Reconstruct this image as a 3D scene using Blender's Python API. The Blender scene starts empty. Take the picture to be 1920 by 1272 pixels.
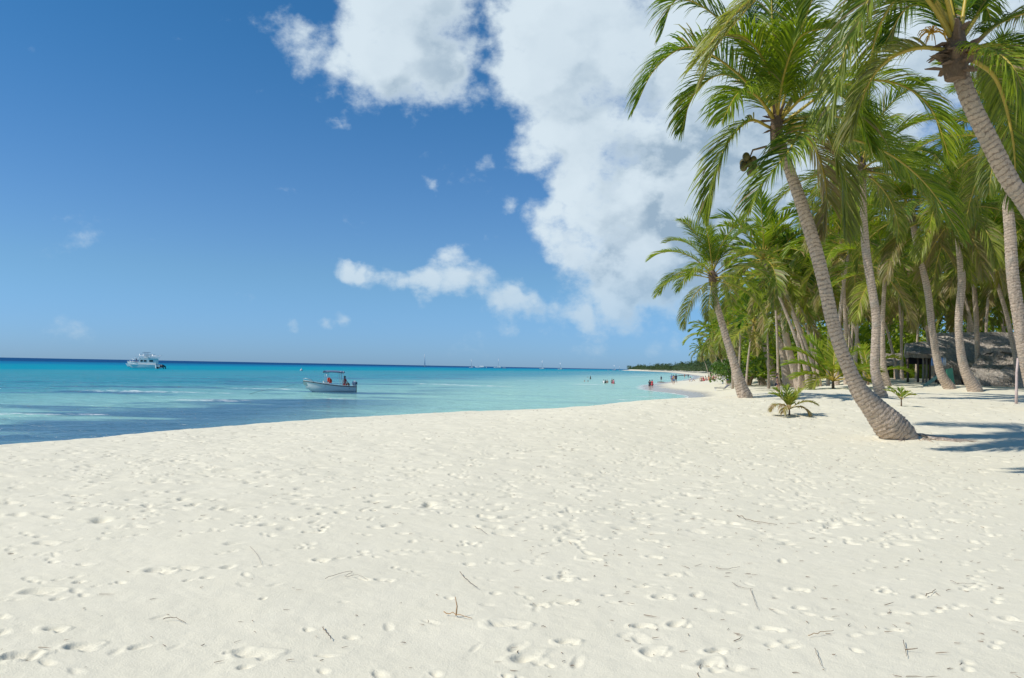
import bpy, bmesh, math, random
import numpy as np
from mathutils import Matrix, Vector
R = math.radians
rng = random.Random(7)
scene = bpy.context.scene
COL = scene.collection
F = 1500.0
CAMZ = 3.05
# ---------------------------------------------------------------- camera
cam_d = bpy.data.cameras.new('camera'); cam = bpy.data.objects.new('camera', cam_d); COL.objects.link(cam)
cam_d.sensor_width = 36; cam_d.lens = 36 * F / 1920; cam_d.clip_end = 60000; cam_d.clip_start = .1
CM = Matrix.Rotation(R(90 + 2.0), 4, 'X') @ Matrix.Rotation(R(1.08), 4, 'Z')
cam.matrix_world = Matrix.Translation((0, 0, CAMZ)) @ CM
scene.camera = cam
M3 = np.array(CM.to_3x3())
def ray(px, py):
    v = M3 @ np.array([(px - 960) / F, -(py - 636) / F, -1.0])
    return v
def at(px, py, Y):                       # point of the place seen at that pixel at distance Y
    v = ray(px, py); t = Y / v[1]
    return np.array([v[0] * t, Y, CAMZ + v[2] * t])
# ---------------------------------------------------------------- noise
def hash2(ix, iy, s):
    h = (ix.astype(np.int64) * 374761393 + iy.astype(np.int64) * 668265263 + s * 974634777) & 0x7fffffff
    h = ((h ^ (h >> 13)) * 1274126177) & 0x7fffffff
    return ((h ^ (h >> 16)) & 0xffff) / 65535.0
def vnoise(x, y, s=0):
    ix = np.floor(x); iy = np.floor(y); fx = x - ix; fy = y - iy
    fx = fx * fx * (3 - 2 * fx); fy = fy * fy * (3 - 2 * fy)
    a = hash2(ix, iy, s); b = hash2(ix + 1, iy, s); c = hash2(ix, iy + 1, s); d = hash2(ix + 1, iy + 1, s)
    return (a * (1 - fx) + b * fx) * (1 - fy) + (c * (1 - fx) + d * fx) * fy - .5
def sstep(a, b, x):
    t = np.clip((x - a) / (b - a), 0, 1); return t * t * (3 - 2 * t)
# ---------------------------------------------------------------- terrain
crest_pts = np.array([(-40, -400), (-26, -80), (-19, -20), (-15, 3), (-12.6, 12), (-10.9, 17), (-9.6, 20.3), (-7.5, 24.5), (-3.35, 31.4),
    (3.1, 38.7), (6.8, 44), (10, 49.5), (15.5, 57), (21.5, 69), (26.5, 84), (30, 98), (32.8, 114), (34.5, 132), (38.5, 152), (49, 190), (62, 230),
    (76, 283), (104, 400), (140, 600), (205, 1000), (236, 1400), (250, 1750), (330, 1900), (700, 2200), (3000, 3000)], float)
def catmull(P, n):
    P = np.asarray(P, float); Q = np.vstack([2 * P[0] - P[1], P, 2 * P[-1] - P[-2]]); out = []
    for i in range(1, len(Q) - 2):
        p0, p1, p2, p3 = Q[i - 1], Q[i], Q[i + 1], Q[i + 2]
        for k in range(n):
            t = k / n
            out.append(.5 * ((2 * p1) + (-p0 + p2) * t + (2 * p0 - 5 * p1 + 4 * p2 - p3) * t * t + (-p0 + 3 * p1 - 3 * p2 + p3) * t ** 3))
    out.append(P[-1]); return np.array(out)
CR = catmull(crest_pts, 3)
def sdist(X, Y):
    best = np.full(X.shape, 1e18); sg = np.ones(X.shape)
    for i in range(len(CR) - 1):
        ax, ay = CR[i]; bx, by = CR[i + 1]; dx, dy = bx - ax, by - ay; L = dx * dx + dy * dy
        t = np.clip(((X - ax) * dx + (Y - ay) * dy) / L, 0, 1)
        ex = X - ax - t * dx; ey = Y - ay - t * dy; d = ex * ex + ey * ey
        m = d < best
        best = np.where(m, d, best); sg = np.where(m, np.where(dx * ey - dy * ex < 0, 1., -1.), sg)
    return np.sqrt(best) * sg
MOUNDS = []
def height(X, Y, fine=False):
    X = np.asarray(X, float); Y = np.asarray(Y, float)
    s = sdist(X, Y)
    s = s + .35 * vnoise(X * .35, Y * .35, 3) + .9 * vnoise(X * .12, Y * .12, 8) * sstep(30, 60, Y)
    slope = .17 - .07 * sstep(85, 120, Y)
    z = np.where(s < 0, 1.27 + slope * s - .12 * np.exp(-np.abs(s) / .8), 1.15 + .1 * (1 - np.exp(-np.maximum(s, 0) / 2)))
    z = np.maximum(z, -.25 - .9 * sstep(8, 200, -s) - 2 * sstep(150, 600, -s))
    e = np.interp(Y, [14, 17, 21, 26, 30, 36, 42, 60], [.1, .14, .27, .75, .92, 1.05, 1.17, 1.3])
    z = z + np.where(s > 0, e * sstep(1.5, 11, s), 0)
    z = z + .07 * vnoise(X * .16, Y * .16, 1) + .05 * vnoise(X * .45, Y * .45, 2) * sstep(-4, 2, s)
    for mx, my, h, w in MOUNDS:
        z = z + h * np.exp(-((X - mx) ** 2 + (Y - my) ** 2) / (w * w))
    return z
def ground(px, py, z0=None):
    v = ray(px, py); v = v / v[1]
    Ys = np.geomspace(3, 1500, 900)
    X = v[0] * Ys; Z = CAMZ + v[2] * Ys
    H = height(X, Ys) if z0 is None else np.full(Ys.shape, float(z0))
    i = int(np.argmax(Z < H)) if (Z < H).any() else len(Ys) - 1
    a = Ys[max(i - 1, 0)]; b = Ys[i]
    for _ in range(12):
        m = (a + b) / 2
        h = float(height(np.array([v[0] * m]), np.array([m]))[0]) if z0 is None else z0
        if CAMZ + v[2] * m < h: b = m
        else: a = m
    return np.array([v[0] * b, b, CAMZ + v[2] * b])
def gz(x, y): return float(height(np.array([x]), np.array([y]))[0])
# ---------------------------------------------------------------- object helpers
def tag(o, label=None, cat=None, group=None, kind=None):
    if label: o['label'] = label
    if cat: o['category'] = cat
    if group: o['group'] = group
    if kind: o['kind'] = kind
    return o
def empty(name, loc, label, cat, group=None):
    o = bpy.data.objects.new(name, None); COL.objects.link(o); o.location = tuple(float(c) for c in loc); o.empty_display_size = .2
    return tag(o, label, cat, group)
def link(name, me, parent=None, loc=(0, 0, 0), rz=0, sc=1):
    o = bpy.data.objects.new(name, me); COL.objects.link(o); o.location = tuple(float(c) for c in loc)
    o.rotation_euler = (0, 0, rz); o.scale = (sc, sc, sc) if not hasattr(sc, '__len__') else sc
    if parent: o.parent = parent
    return o
class MB:
    """collects polygons, builds one mesh"""
    def __init__(s): s.v = []; s.f = []; s.mi = []; s.at = {}
    def add(s, V, Fc, mi=0, **at):
        b = len(s.v); s.v.extend([tuple(map(float, p)) for p in V]); s.f.extend([tuple(int(i) + b for i in f) for f in Fc]); s.mi.extend([mi] * len(Fc))
        for k, a in at.items():
            L = s.at.setdefault(k, []); L.extend([0.] * (b - len(L))); L.extend([float(q) for q in a] if hasattr(a, '__len__') else [float(a)] * len(V))
    def box(s, c, d, rz=0, mi=0, rx=0, ry=0):
        M = Matrix.Rotation(rz, 3, 'Z') @ Matrix.Rotation(ry, 3, 'Y') @ Matrix.Rotation(rx, 3, 'X')
        V = [M @ Vector((x * d[0] / 2, y * d[1] / 2, z * d[2] / 2)) + Vector(c) for x in (-1, 1) for y in (-1, 1) for z in (-1, 1)]
        s.add(V, [(0, 1, 3, 2), (4, 6, 7, 5), (0, 4, 5, 1), (2, 3, 7, 6), (0, 2, 6, 4), (1, 5, 7, 3)], mi)
    def tube(s, P, rad, n=6, mi=0, cap=True, **at):
        P = [np.array(p, float) for p in P]; m = len(P)
        if not hasattr(rad, '__len__'): rad = [rad] * m
        V = []; ref = None
        for i in range(m):
            t = P[min(i + 1, m - 1)] - P[max(i - 1, 0)]; t = t / (np.linalg.norm(t) + 1e-9)
            if ref is None:
                ref = np.array([0, 0, 1.]) if abs(t[2]) < .9 else np.array([1., 0, 0])
            u = ref - t * ref.dot(t); u /= np.linalg.norm(u) + 1e-9; w = np.cross(t, u); ref = u
            for k in range(n):
                a = 2 * math.pi * k / n; V.append(P[i] + (u * math.cos(a) + w * math.sin(a)) * rad[i])
        Fc = [(i * n + k, i * n + (k + 1) % n, (i + 1) * n + (k + 1) % n, (i + 1) * n + k) for i in range(m - 1) for k in range(n)]
        if cap: Fc += [tuple(range(n - 1, -1, -1)), tuple(range((m - 1) * n, m * n))]
        s.add(V, Fc, mi, **at)
    def ball(s, c, r, nu=8, nv=6, mi=0, jit=0, rg=rng):
        if not hasattr(r, '__len__'): r = (r, r, r)
        V = [(c[0], c[1], c[2] - r[2])]
        for j in range(1, nv):
            ph = math.pi * j / nv - math.pi / 2
            for i in range(nu):
                a = 2 * math.pi * i / nu; q = 1 + jit * (rg.random() - .5)
                V.append((c[0] + r[0] * math.cos(ph) * math.cos(a) * q, c[1] + r[1] * math.cos(ph) * math.sin(a) * q, c[2] + r[2] * math.sin(ph) * q))
        V.append((c[0], c[1], c[2] + r[2])); T = len(V) - 1
        Fc = [(0, 1 + (i + 1) % nu, 1 + i) for i in range(nu)]
        for j in range(nv - 2):
            for i in range(nu):
                a = 1 + j * nu; Fc.append((a + i, a + (i + 1) % nu, a + nu + (i + 1) % nu, a + nu + i))
        a = 1 + (nv - 2) * nu; Fc += [(a + i, a + (i + 1) % nu, T) for i in range(nu)]
        s.add(V, Fc, mi)
    def mesh(s, name, mats, smooth=True):
        me = bpy.data.meshes.new(name); me.from_pydata(s.v, [], s.f)
        for m in (mats if isinstance(mats, (list, tuple)) else [mats]): me.materials.append(m)
        me.polygons.foreach_set('material_index', s.mi)
        if smooth: me.polygons.foreach_set('use_smooth', [True] * len(s.f))
        for k, a in s.at.items():
            a = a + [0.] * (len(s.v) - len(a))
            me.attributes.new(k, 'FLOAT', 'POINT').data.foreach_set('value', a)
        me.update(); return me
    def build(s, name, mats, parent=None, loc=(0, 0, 0), rz=0, smooth=True, sc=1):
        return link(name, s.mesh(name, mats, smooth), parent, loc, rz, sc)
# ---------------------------------------------------------------- materials
def new_mat(name):
    m = bpy.data.materials.new(name); m.use_nodes = True; nt = m.node_tree; nt.nodes.clear()
    out = nt.nodes.new('ShaderNodeOutputMaterial'); b = nt.nodes.new('ShaderNodeBsdfPrincipled'); nt.links.new(b.outputs[0], out.inputs[0])
    return m, nt, b, out
class NT:
    def __init__(s, nt): s.nt = nt
    def n(s, t, **k):
        x = s.nt.nodes.new(t)
        for a, v in k.items(): setattr(x, a, v)
        return x
    def l(s, a, b): s.nt.links.new(a, b)
    def val(s, x, sock):
        if isinstance(x, bpy.types.NodeSocket): s.l(x, sock)
        elif x is not None: sock.default_value = x
    def math(s, op, a, b=None, c=None, clamp=False):
        x = s.n('ShaderNodeMath', operation=op, use_clamp=clamp); s.val(a, x.inputs[0]); s.val(b, x.inputs[1]); s.val(c, x.inputs[2]); return x.outputs[0]
    def vm(s, op, a, b=None, sc=None):
        x = s.n('ShaderNodeVectorMath', operation=op); s.val(a, x.inputs[0]); s.val(b, x.inputs[1])
        if sc is not None: s.val(sc, x.inputs['Scale'])
        return x.outputs['Value'] if op in ('DOT_PRODUCT', 'LENGTH', 'DISTANCE') else x.outputs[0]
    def noise(s, vec, scale, detail=2, rough=.5, col=False, dist=0):
        x = s.n('ShaderNodeTexNoise'); s.val(vec, x.inputs['Vector']); x.inputs['Scale'].default_value = scale; x.inputs['Detail'].default_value = detail
        x.inputs['Roughness'].default_value = rough; x.inputs['Distortion'].default_value = dist
        return x.outputs['Color' if col else 'Fac']
    def ss(s, v, a, b, lo=0., hi=1.):
        x = s.n('ShaderNodeMapRange', interpolation_type='SMOOTHSTEP'); s.val(v, x.inputs[0]); x.inputs[1].default_value = a; x.inputs[2].default_value = b
        x.inputs[3].default_value = lo; x.inputs[4].default_value = hi; return x.outputs[0]
    def mix(s, f, a, b):
        x = s.n('ShaderNodeMix', data_type='RGBA'); s.val(f, x.inputs[0])
        for v, k in ((a, 6), (b, 7)):
            if isinstance(v, (tuple, list)): v = (*v[:3], 1)
            s.val(v, x.inputs[k])
        return x.outputs[2]
    def attr(s, name):
        x = s.n('ShaderNodeAttribute', attribute_name=name); return x.outputs['Fac']
    def bump(s, h, strength, dist, normal=None):
        x = s.n('ShaderNodeBump'); x.inputs['Strength'].default_value = strength; x.inputs['Distance'].default_value = dist; s.l(h, x.inputs['Height'])
        if normal: s.l(normal, x.inputs['Normal'])
        return x.outputs[0]
    def pos(s): return s.n('ShaderNodeNewGeometry').outputs['Position']
    def obj(s): return s.n('ShaderNodeTexCoord').outputs['Object']
    def xyz(s, v):
        x = s.n('ShaderNodeSeparateXYZ'); s.l(v, x.inputs[0]); return x.outputs
    def rnd(s): return s.n('ShaderNodeObjectInfo').outputs['Random']
def plain(name, c, rough=.6, var=.12, scale=8, metal=0, bump=0):
    m, nt, b, out = new_mat(name); N = NT(nt)
    f = N.noise(N.obj(), scale, 4)
    N.l(N.mix(f, [q * (1 - var) for q in c], [min(1, q * (1 + var)) for q in c]), b.inputs['Base Color'])
    b.inputs['Roughness'].default_value = rough; b.inputs['Metallic'].default_value = metal
    if bump: N.l(N.bump(N.noise(N.obj(), scale * 4, 3), bump, .02), b.inputs['Normal'])
    return m
def leaf_mat(name, green, yellow, dry, transl=.43, spec=.35):
    m, nt, b, out = new_mat(name); N = NT(nt)
    var = N.attr('var'); d = N.attr('dry')
    c = N.mix(N.math('MULTIPLY_ADD', N.rnd(), .42, N.math('MULTIPLY', N.math('POWER', var, 1.3), .6)), green, yellow)
    c = N.mix(d, c, dry)
    N.l(c, b.inputs['Base Color']); b.inputs['Roughness'].default_value = .42; b.inputs['Specular IOR Level'].default_value = spec
    tr = N.n('ShaderNodeBsdfTranslucent')
    hs = N.n('ShaderNodeMixRGB', blend_type='MULTIPLY'); hs.inputs[0].default_value = 1; N.l(c, hs.inputs[1]); hs.inputs[2].default_value = (1.25, 1.3, .5, 1)
    N.l(hs.outputs[0], tr.inputs[0])
    ms = N.n('ShaderNodeMixShader'); ms.inputs[0].default_value = transl; N.l(b.outputs[0], ms.inputs[1]); N.l(tr.outputs[0], ms.inputs[2]); N.l(ms.outputs[0], out.inputs[0])
    return m
LEAF = leaf_mat('palm_leaf', (.032, .115, .010), (.35, .42, .018), (.36, .26, .15))
LEAFY = leaf_mat('sapling_leaf', (.12, .24, .02), (.36, .36, .03), (.40, .28, .16))
LEAFD = leaf_mat('shrub_leaf', (.05, .12, .02), (.16, .24, .03), (.2, .15, .08), .25)
LEAFF = leaf_mat('far_wood_leaf', (.045, .085, .035), (.09, .13, .05), (.2, .2, .1), .2, .1)
RACH = plain('frond_stalk', (.44, .33, .045), .5, .3)
FIBRE = plain('palm_fibre', (.17, .115, .075), .95, .45, 30, bump=.5)
DRYST = plain('dry_stalk', (.30, .22, .14), .9, .3, 20)
NUT = plain('coconut_husk', (.13, .105, .03), .5, .35, 6)
FLOW = plain('palm_flower', (.62, .36, .04), .7, .3, 20)
def trunk_mat(name, light, dark, rings=10.):
    m, nt, b, out = new_mat(name); N = NT(nt)
    ln = N.attr('len'); o = N.obj()
    nz = N.noise(o, 2.2, 4, .6); n2 = N.noise(o, 14, 5, .7); n3 = N.noise(N.vm('MULTIPLY', o, (1, 1, .25)), 30, 3)
    ph = N.math('FRACT', N.math('ADD', N.math('MULTIPLY', ln, rings), N.math('ADD', N.math('MULTIPLY', nz, 3.2), N.math('MULTIPLY', n2, .7))))
    ring = N.ss(N.math('ADD', ph, N.math('MULTIPLY', N.math('SUBTRACT', n2, .5), .5)), .0, .4)           # dark notch then light face
    f = N.math('MULTIPLY', N.math('MULTIPLY_ADD', ring, .62, .38), N.ss(n2, .25, .62, .55, 1))
    c = N.mix(f, dark, light); c = N.mix(N.ss(nz, .52, .7, 0, .5), c, (.40, .38, .33))
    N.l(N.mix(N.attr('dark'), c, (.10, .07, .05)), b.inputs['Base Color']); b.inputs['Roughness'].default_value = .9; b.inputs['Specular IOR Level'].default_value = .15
    h = N.math('ADD', N.math('MULTIPLY', ph, .7), N.math('MULTIPLY_ADD', n2, .6, N.math('MULTIPLY', n3, .4)))
    N.l(N.bump(h, 1.0, .05), b.inputs['Normal'])
    return m
TRUNK = trunk_mat('palm_trunk', (.66, .53, .415), (.16, .11, .08))
THATCH = None
# ---------------------------------------------------------------- palm parts
def resample(P, n):
    P = catmull(P, 8) if len(P) > 2 else np.array(P, float)
    d = np.r_[0, np.cumsum(np.linalg.norm(np.diff(P, axis=0), axis=1))]
    t = np.linspace(0, d[-1], n)
    return np.stack([np.interp(t, d, P[:, k]) for k in range(3)], 1), d[-1]
def frond_to(mb, P, rg, nl=80, seg=4, lw=.045, lmax=.95, dry=0., droop=.5, start=.16, stalk=.035, leaf0=0, tipdry=.25, stalkmat=1, gap=.04):
    n = 28; Q, L = resample(P, n)
    T = np.gradient(Q, axis=0); T /= np.linalg.norm(T, axis=1)[:, None]
    tt = np.linspace(0, 1, n)
    mb.tube(Q[::2] if n % 2 else Q, [stalk * (1 - .93 * t) ** .8 for t in (tt[::2] if n % 2 else tt)], 5, stalkmat, var=rg.random() * .5, dry=dry)
    S0 = None
    V = []; Fc = []; va = []; dr = []
    fr_dry = dry
    for i in range(nl):
        t = start + (1 - start) * (i + .5) / nl
        x = t * (n - 1); k = min(int(x), n - 2); f = x - k
        p = Q[k] * (1 - f) + Q[k + 1] * f; tg = T[k] * (1 - f) + T[k + 1] * f; tg /= np.linalg.norm(tg)
        S = np.cross(tg, (0, 0, 1.))
        h = np.linalg.norm(S)
        if S0 is None: S0 = S / h if h > .15 else np.array([1., 0, 0])
        S = S / (h + 1e-6); w = min(1, h * 2.2); S = S * w + S0 * (1 - w) * np.sign(S.dot(S0) + 1e-6) if h < .45 else S
        S /= np.linalg.norm(S); S0 = S if S.dot(S0) > 0 else -S
        S = S0
        Nn = np.cross(S, tg); Nn = Nn if Nn[2] > 0 else -Nn
        q = (t - start) / (1 - start)
        ll = lmax * (.30 + .95 * math.sin(math.pi * min(1, .12 + q * .80)) ** .8) * .92 * (1 if q < .8 else 1 - (q - .8) * 2.2)
        for sd in (-1, 1):
            if rg.random() < gap: continue
            a = R(52 - 30 * q + rg.uniform(-7, 7))
            l = ll * rg.uniform(.82, 1.12); gd = droop * rg.uniform(.6, 1.5)
            d = S * sd * math.cos(math.pi / 2 - a) * 1.0 + tg * math.cos(a) + Nn * rg.uniform(.12, .38)
            d /= np.linalg.norm(d)
            wv = tg - d * tg.dot(d) + Nn * rg.uniform(-.5, .5); wv /= np.linalg.norm(wv) + 1e-6
            b = len(V); c = p.copy(); dl = l / seg
            leafdry = min(1, fr_dry * rg.uniform(.5, 1.4)) if fr_dry > .05 else 0
            if rg.random() < tipdry * .2: leafdry = max(leafdry, rg.uniform(.4, 1))
            vv = rg.random() ** 1.2
            for s in range(seg + 1):
                u = s / seg; wd = lw * (.55 + .9 * u if u < .5 else 1.0 - (u - .5) * 1.9) * rg.uniform(.9, 1.1)
                V += [c + wv * wd * .5, c - wv * wd * .5]; va += [vv, vv]
                tipd = max(leafdry, tipdry * 1.6 * max(0, u - .62) * (1 if vv > .3 else .2)); dr += [tipd, tipd]
                if s < seg:
                    c = c + d * dl; d = d + np.array([0, 0, -1.]) * gd * (1.1 * (s + 1) / seg); d /= np.linalg.norm(d)
                    wv = wv - d * wv.dot(d); wv /= np.linalg.norm(wv) + 1e-6
                    Fc.append((b + 2 * s, b + 2 * s + 1, b + 2 * s + 3, b + 2 * s + 2))
    mb.add(V, Fc, leaf0, var=va, dry=dr)
def arc(el0, L, bend, rg, sway=.15, n=9):
    """stalk curve in the local x-z plane, starting at elevation el0 and bending down"""
    p = np.zeros(3); out = [p.copy()]; y = 0; sw = rg.uniform(-sway, sway)
    for i in range(n):
        t = (i + .5) / n; e = R(el0 - bend * t ** 1.5)
        yaw = sw * t
        p = p + np.array([math.cos(e) * math.cos(yaw), math.cos(e) * math.sin(yaw), math.sin(e)]) * L / n; out.append(p.copy())
    return out
STAGES = [(86, 40, 0, .30), (74, 70, 0, .35), (60, 82, 0, .42), (46, 88, .0, .45), (30, 88, .05, .52), (12, 82, .08, .62), (-12, 75, .25, .8), (-45, 40, .7, .9)]
def frond_meshes(detail):
    out = []
    for i, (el, bend, dry, dp) in enumerate(STAGES):
        row = []
        for k in range(3):
            rg = random.Random(100 * i + k); mb = MB()
            L = 4.2 * rg.uniform(.9, 1.08) * (.82 if i == 0 else 1) * (.85 if i == 7 else 1)
            nl, sg, lw = ((100, 4, .038), (60, 3, .058), (30, 2, .115))[detail]
            frond_to(mb, arc(el + rg.uniform(-5, 5), L, bend * rg.uniform(.85, 1.15), rg), rg, nl, sg, lw, .98, dry, dp, tipdry=.2 + .05 * i)
            row.append(mb.mesh('frond', [LEAF, RACH]))
        out.append(row)
    return out
FR = [frond_meshes(0), frond_meshes(1), frond_meshes(2)]
def crown_plan(n, rg, old=True):
    pl = []
    for i in range(n):
        q = i / (n - 1); st = min(7, max(0, int(round(q ** .85 * (6.3 if not old else 6.9) + rg.uniform(-.35, .35)))))
        pl.append((st, i * 2.39996 + rg.uniform(-.25, .25), rg.uniform(.88, 1.08), rg.randrange(3)))
    return pl
def add_fronds(root, top, n, sc, detail, seed, old=True, skip=None):
    rg = random.Random(seed)
    a0 = rg.random() * 6.28
    for st, a, s, k in crown_plan(n, rg, old):
        if skip and skip(a0 + a, st): continue
        o = link('frond', FR[detail][st][k], root, (top[0], top[1], top[2] + .25 - st * .055), a0 + a, s * sc)
        o.rotation_euler = (rg.uniform(-.09, .09), rg.uniform(-.09, .09), a0 + a)
def fibre_part(root, top, r, sc, rg, n=12):
    mb = MB()
    mb.tube([top + np.array([0, 0, z * sc]) for z in (-.45, -.2, .1, .4, .6)], [r * .95, r * 1.15, r * 1.2, r * .8, r * .3], 10)
    for i in range(n):
        a = i * 2.4; e = rg.uniform(-.2, .9); L = rg.uniform(.25, .55) * sc
        d = np.array([math.cos(a) * math.cos(e), math.sin(a) * math.cos(e), math.sin(e)]); p = top + np.array([0, 0, rg.uniform(-.3, .3) * sc]) + d * r * .6
        s = np.array([-math.sin(a), math.cos(a), 0]) * r * rg.uniform(.35, .7)
        q = p + d * L + np.array([0, 0, rg.uniform(-.15, .02)])
        m = (p + q) / 2 + d * .02; up = np.array([0, 0, .03 * sc])
        mb.add([p - s, p + s, m + s * .8 + up, m - s * .8 + up, q + s * .35, q - s * .35, m + s * .3 - up, q - up * 1.2], [(0, 1, 2, 3), (3, 2, 4, 5), (1, 0, 6), (6, 5, 4), (2, 1, 6, 4), (0, 3, 5, 6)])
    return mb.build('leaf_base', FIBRE, root, smooth=False)
def nuts_part(root, c, sc, rg, n=9, name='coconut_bunch', dirx=-1):
    mb = MB(); st = np.array(c) + np.array([-dirx * .45, 0, .35]) * sc
    mb.tube([st, np.array(c) + np.array([-dirx * .1, 0, .25]) * sc, np.array(c)], [.03 * sc, .025 * sc, .015 * sc], 6)
    b = mb.build(name, DRYST, root)
    for i in range(n):
        q = MB(); p = np.array(c) + np.array([rg.uniform(-.16, .16), rg.uniform(-.16, .16), rg.uniform(-.3, .05)]) * sc
        r = rg.uniform(.075, .10) * sc; q.ball(p, (r, r, r * 1.25), 10, 8); q.tube([p + np.array([0, 0, r]), np.array(c) + np.array([0, 0, .05])], .008, 4); q.build('coconut', NUT, b)
def flower_part(root, c, sc, rg, n=34):
    mb = MB()
    for i in range(n):
        a = rg.random() * 6.28; p0 = np.array(c); d = np.array([math.cos(a) * .5, math.sin(a) * .5, rg.uniform(-.1, .4)])
        mb.tube([p0, p0 + d * .4 * sc, p0 + d * .7 * sc + np.array([0, 0, -.15 * sc]), p0 + d * .85 * sc + np.array([0, 0, -.35 * sc])], [.02 * sc, .018 * sc, .014 * sc, .005], 4)
    mb.build('flower_spray', FLOW, root)
def trunk_mesh(P, W, fine, rg, rings=10.):
    P = np.array(P, float)
    C = catmull(np.c_[P, np.array(W)], 10)
    d = np.r_[0, np.cumsum(np.linalg.norm(np.diff(C[:, :3], axis=0), axis=1))]
    step = .03 if fine else .14; n = max(8, int(d[-1] / step)); t = np.linspace(0, d[-1], n)
    Q = np.stack([np.interp(t, d, C[:, k]) for k in range(4)], 1)
    T = np.gradient(Q[:, :3], axis=0); T /= np.linalg.norm(T, axis=1)[:, None]
    ns = 28 if fine else 12
    ref = np.array([1., 0, 0]); V = []; ln = []; dk = []
    sd = rg.random() * 50
    for i in range(n):
        u = ref - T[i] * ref.dot(T[i]); u /= np.linalg.norm(u); w = np.cross(T[i], u); ref = u
        tilt = .035
        a = np.arange(ns) * 2 * math.pi / ns
        ph = ((t[i] + tilt * np.sin(a + sd)) * rings + .35 * vnoise(np.cos(a) * 1.3 + sd, np.full(ns, t[i] * .8), 5)) % 1.0
        r = Q[i, 3] * (1 + (.09 if fine else .0) * (ph - .5)) + Q[i, 3] * .14 * vnoise(np.cos(a) * 1.5 + sd, np.sin(a) * 1.5 + t[i] * 1.2, 9) * (1 if t[i] > 1 else 1.6)
        if fine: r = r + Q[i, 3] * .05 * vnoise(a * 5, np.full(ns, t[i] * 14), 4) * (2.0 if t[i] < 1.3 else 1)
        V.append(Q[i, :3] + (np.cos(a)[:, None] * u + np.sin(a)[:, None] * w) * r[:, None])
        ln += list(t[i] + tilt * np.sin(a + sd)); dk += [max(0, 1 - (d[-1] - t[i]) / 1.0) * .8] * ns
    V = np.concatenate(V)
    Fc = [(i * ns + k, i * ns + (k + 1) % ns, (i + 1) * ns + (k + 1) % ns, (i + 1) * ns + k) for i in range(n - 1) for k in range(ns)]
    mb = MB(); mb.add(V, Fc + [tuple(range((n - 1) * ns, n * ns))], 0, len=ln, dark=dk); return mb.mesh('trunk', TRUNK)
def palm(pts, label, group=None, n=22, sc=1., detail=1, seed=0, fine=False, Y=None, dtop=0., fronds=True, old=True, mound=0, name='palm_tree', sink=.25, cut=0, fibre=True):
    """pts: (px, py, width px) from the base up to the crown; returns root, top (local), depth"""
    rg = random.Random(seed + 500)
    g = ground(pts[0][0], pts[0][1]) if Y is None else at(pts[0][0], pts[0][1], Y)
    if Y is not None: g[2] = gz(g[0], g[1])
    base = g; D = base[1]; n_ = len(pts); P = []; W = []
    for i, (px, py, w) in enumerate(pts):
        q = i / (n_ - 1); yy = D + dtop * q
        p = at(px, py, yy) - base; P.append(p); W.append(w / F * yy / 2 / math.sqrt(1 + ((px - 960) / F) ** 2))
    t0 = P[0] - (P[1] - P[0]) / np.linalg.norm(P[1] - P[0]) * .08 - np.array([0, 0, sink]); P.insert(0, t0); W.insert(0, W[0] * 1.1)
    root = empty(name, base, label, 'palm tree', group)
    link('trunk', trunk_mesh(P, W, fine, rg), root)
    top = P[-1]
    if fibre: fibre_part(root, top, W[-1] * 1.1, sc, rg, 14 if fine else 8)
    if fronds: add_fronds(root, top, n, sc, detail, seed, old)
    return root, top, D
# ================================================================ PALMS
g0 = ground(1824, 732); MOUNDS.append((g0[0], g0[1] - .5, .16, 1.3))
g0 = ground(1774, 727); MOUNDS.append((g0[0] - .2, g0[1] - .6, .16, 1.3))
g0 = ground(1692, 816); MOUNDS.append((g0[0] - .25, g0[1] - .5, .11, .75))
G = 'coconut palms of the beach grove'
# --- the big leaning palm
A, topA, DA = palm([(1692, 820, 58), (1667, 797, 64), (1642, 769, 50), (1614, 736, 36), (1600, 710, 29), (1577, 655, 26), (1560, 600, 25), (1547, 540, 26), (1532, 478, 26), (1512, 410, 25), (1495, 360, 23), (1477, 310, 21), (1456, 246, 20)],
    'largest leaning palm with swollen foot, standing alone in front of the grove', G, fine=True, seed=1, dtop=-.6, fronds=False)
def custom_fronds(root, D0, plist, seed, lmax=1., droop=.55, lw=.038, stalk=.04):
    base = np.array(root.location)
    for i, (pp, dry) in enumerate(plist):
        rg = random.Random(seed + i); mb = MB()
        P = [at(p[0], p[1], D0 + (p[2] if len(p) > 2 else 0)) - base for p in pp]
        frond_to(mb, P, rg, 128, 4, lw, lmax, dry, droop, .15, stalk, tipdry=.3 + .5 * dry)
        mb.build('frond', [LEAF, RACH], root)
DT = DA - .6
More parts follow.
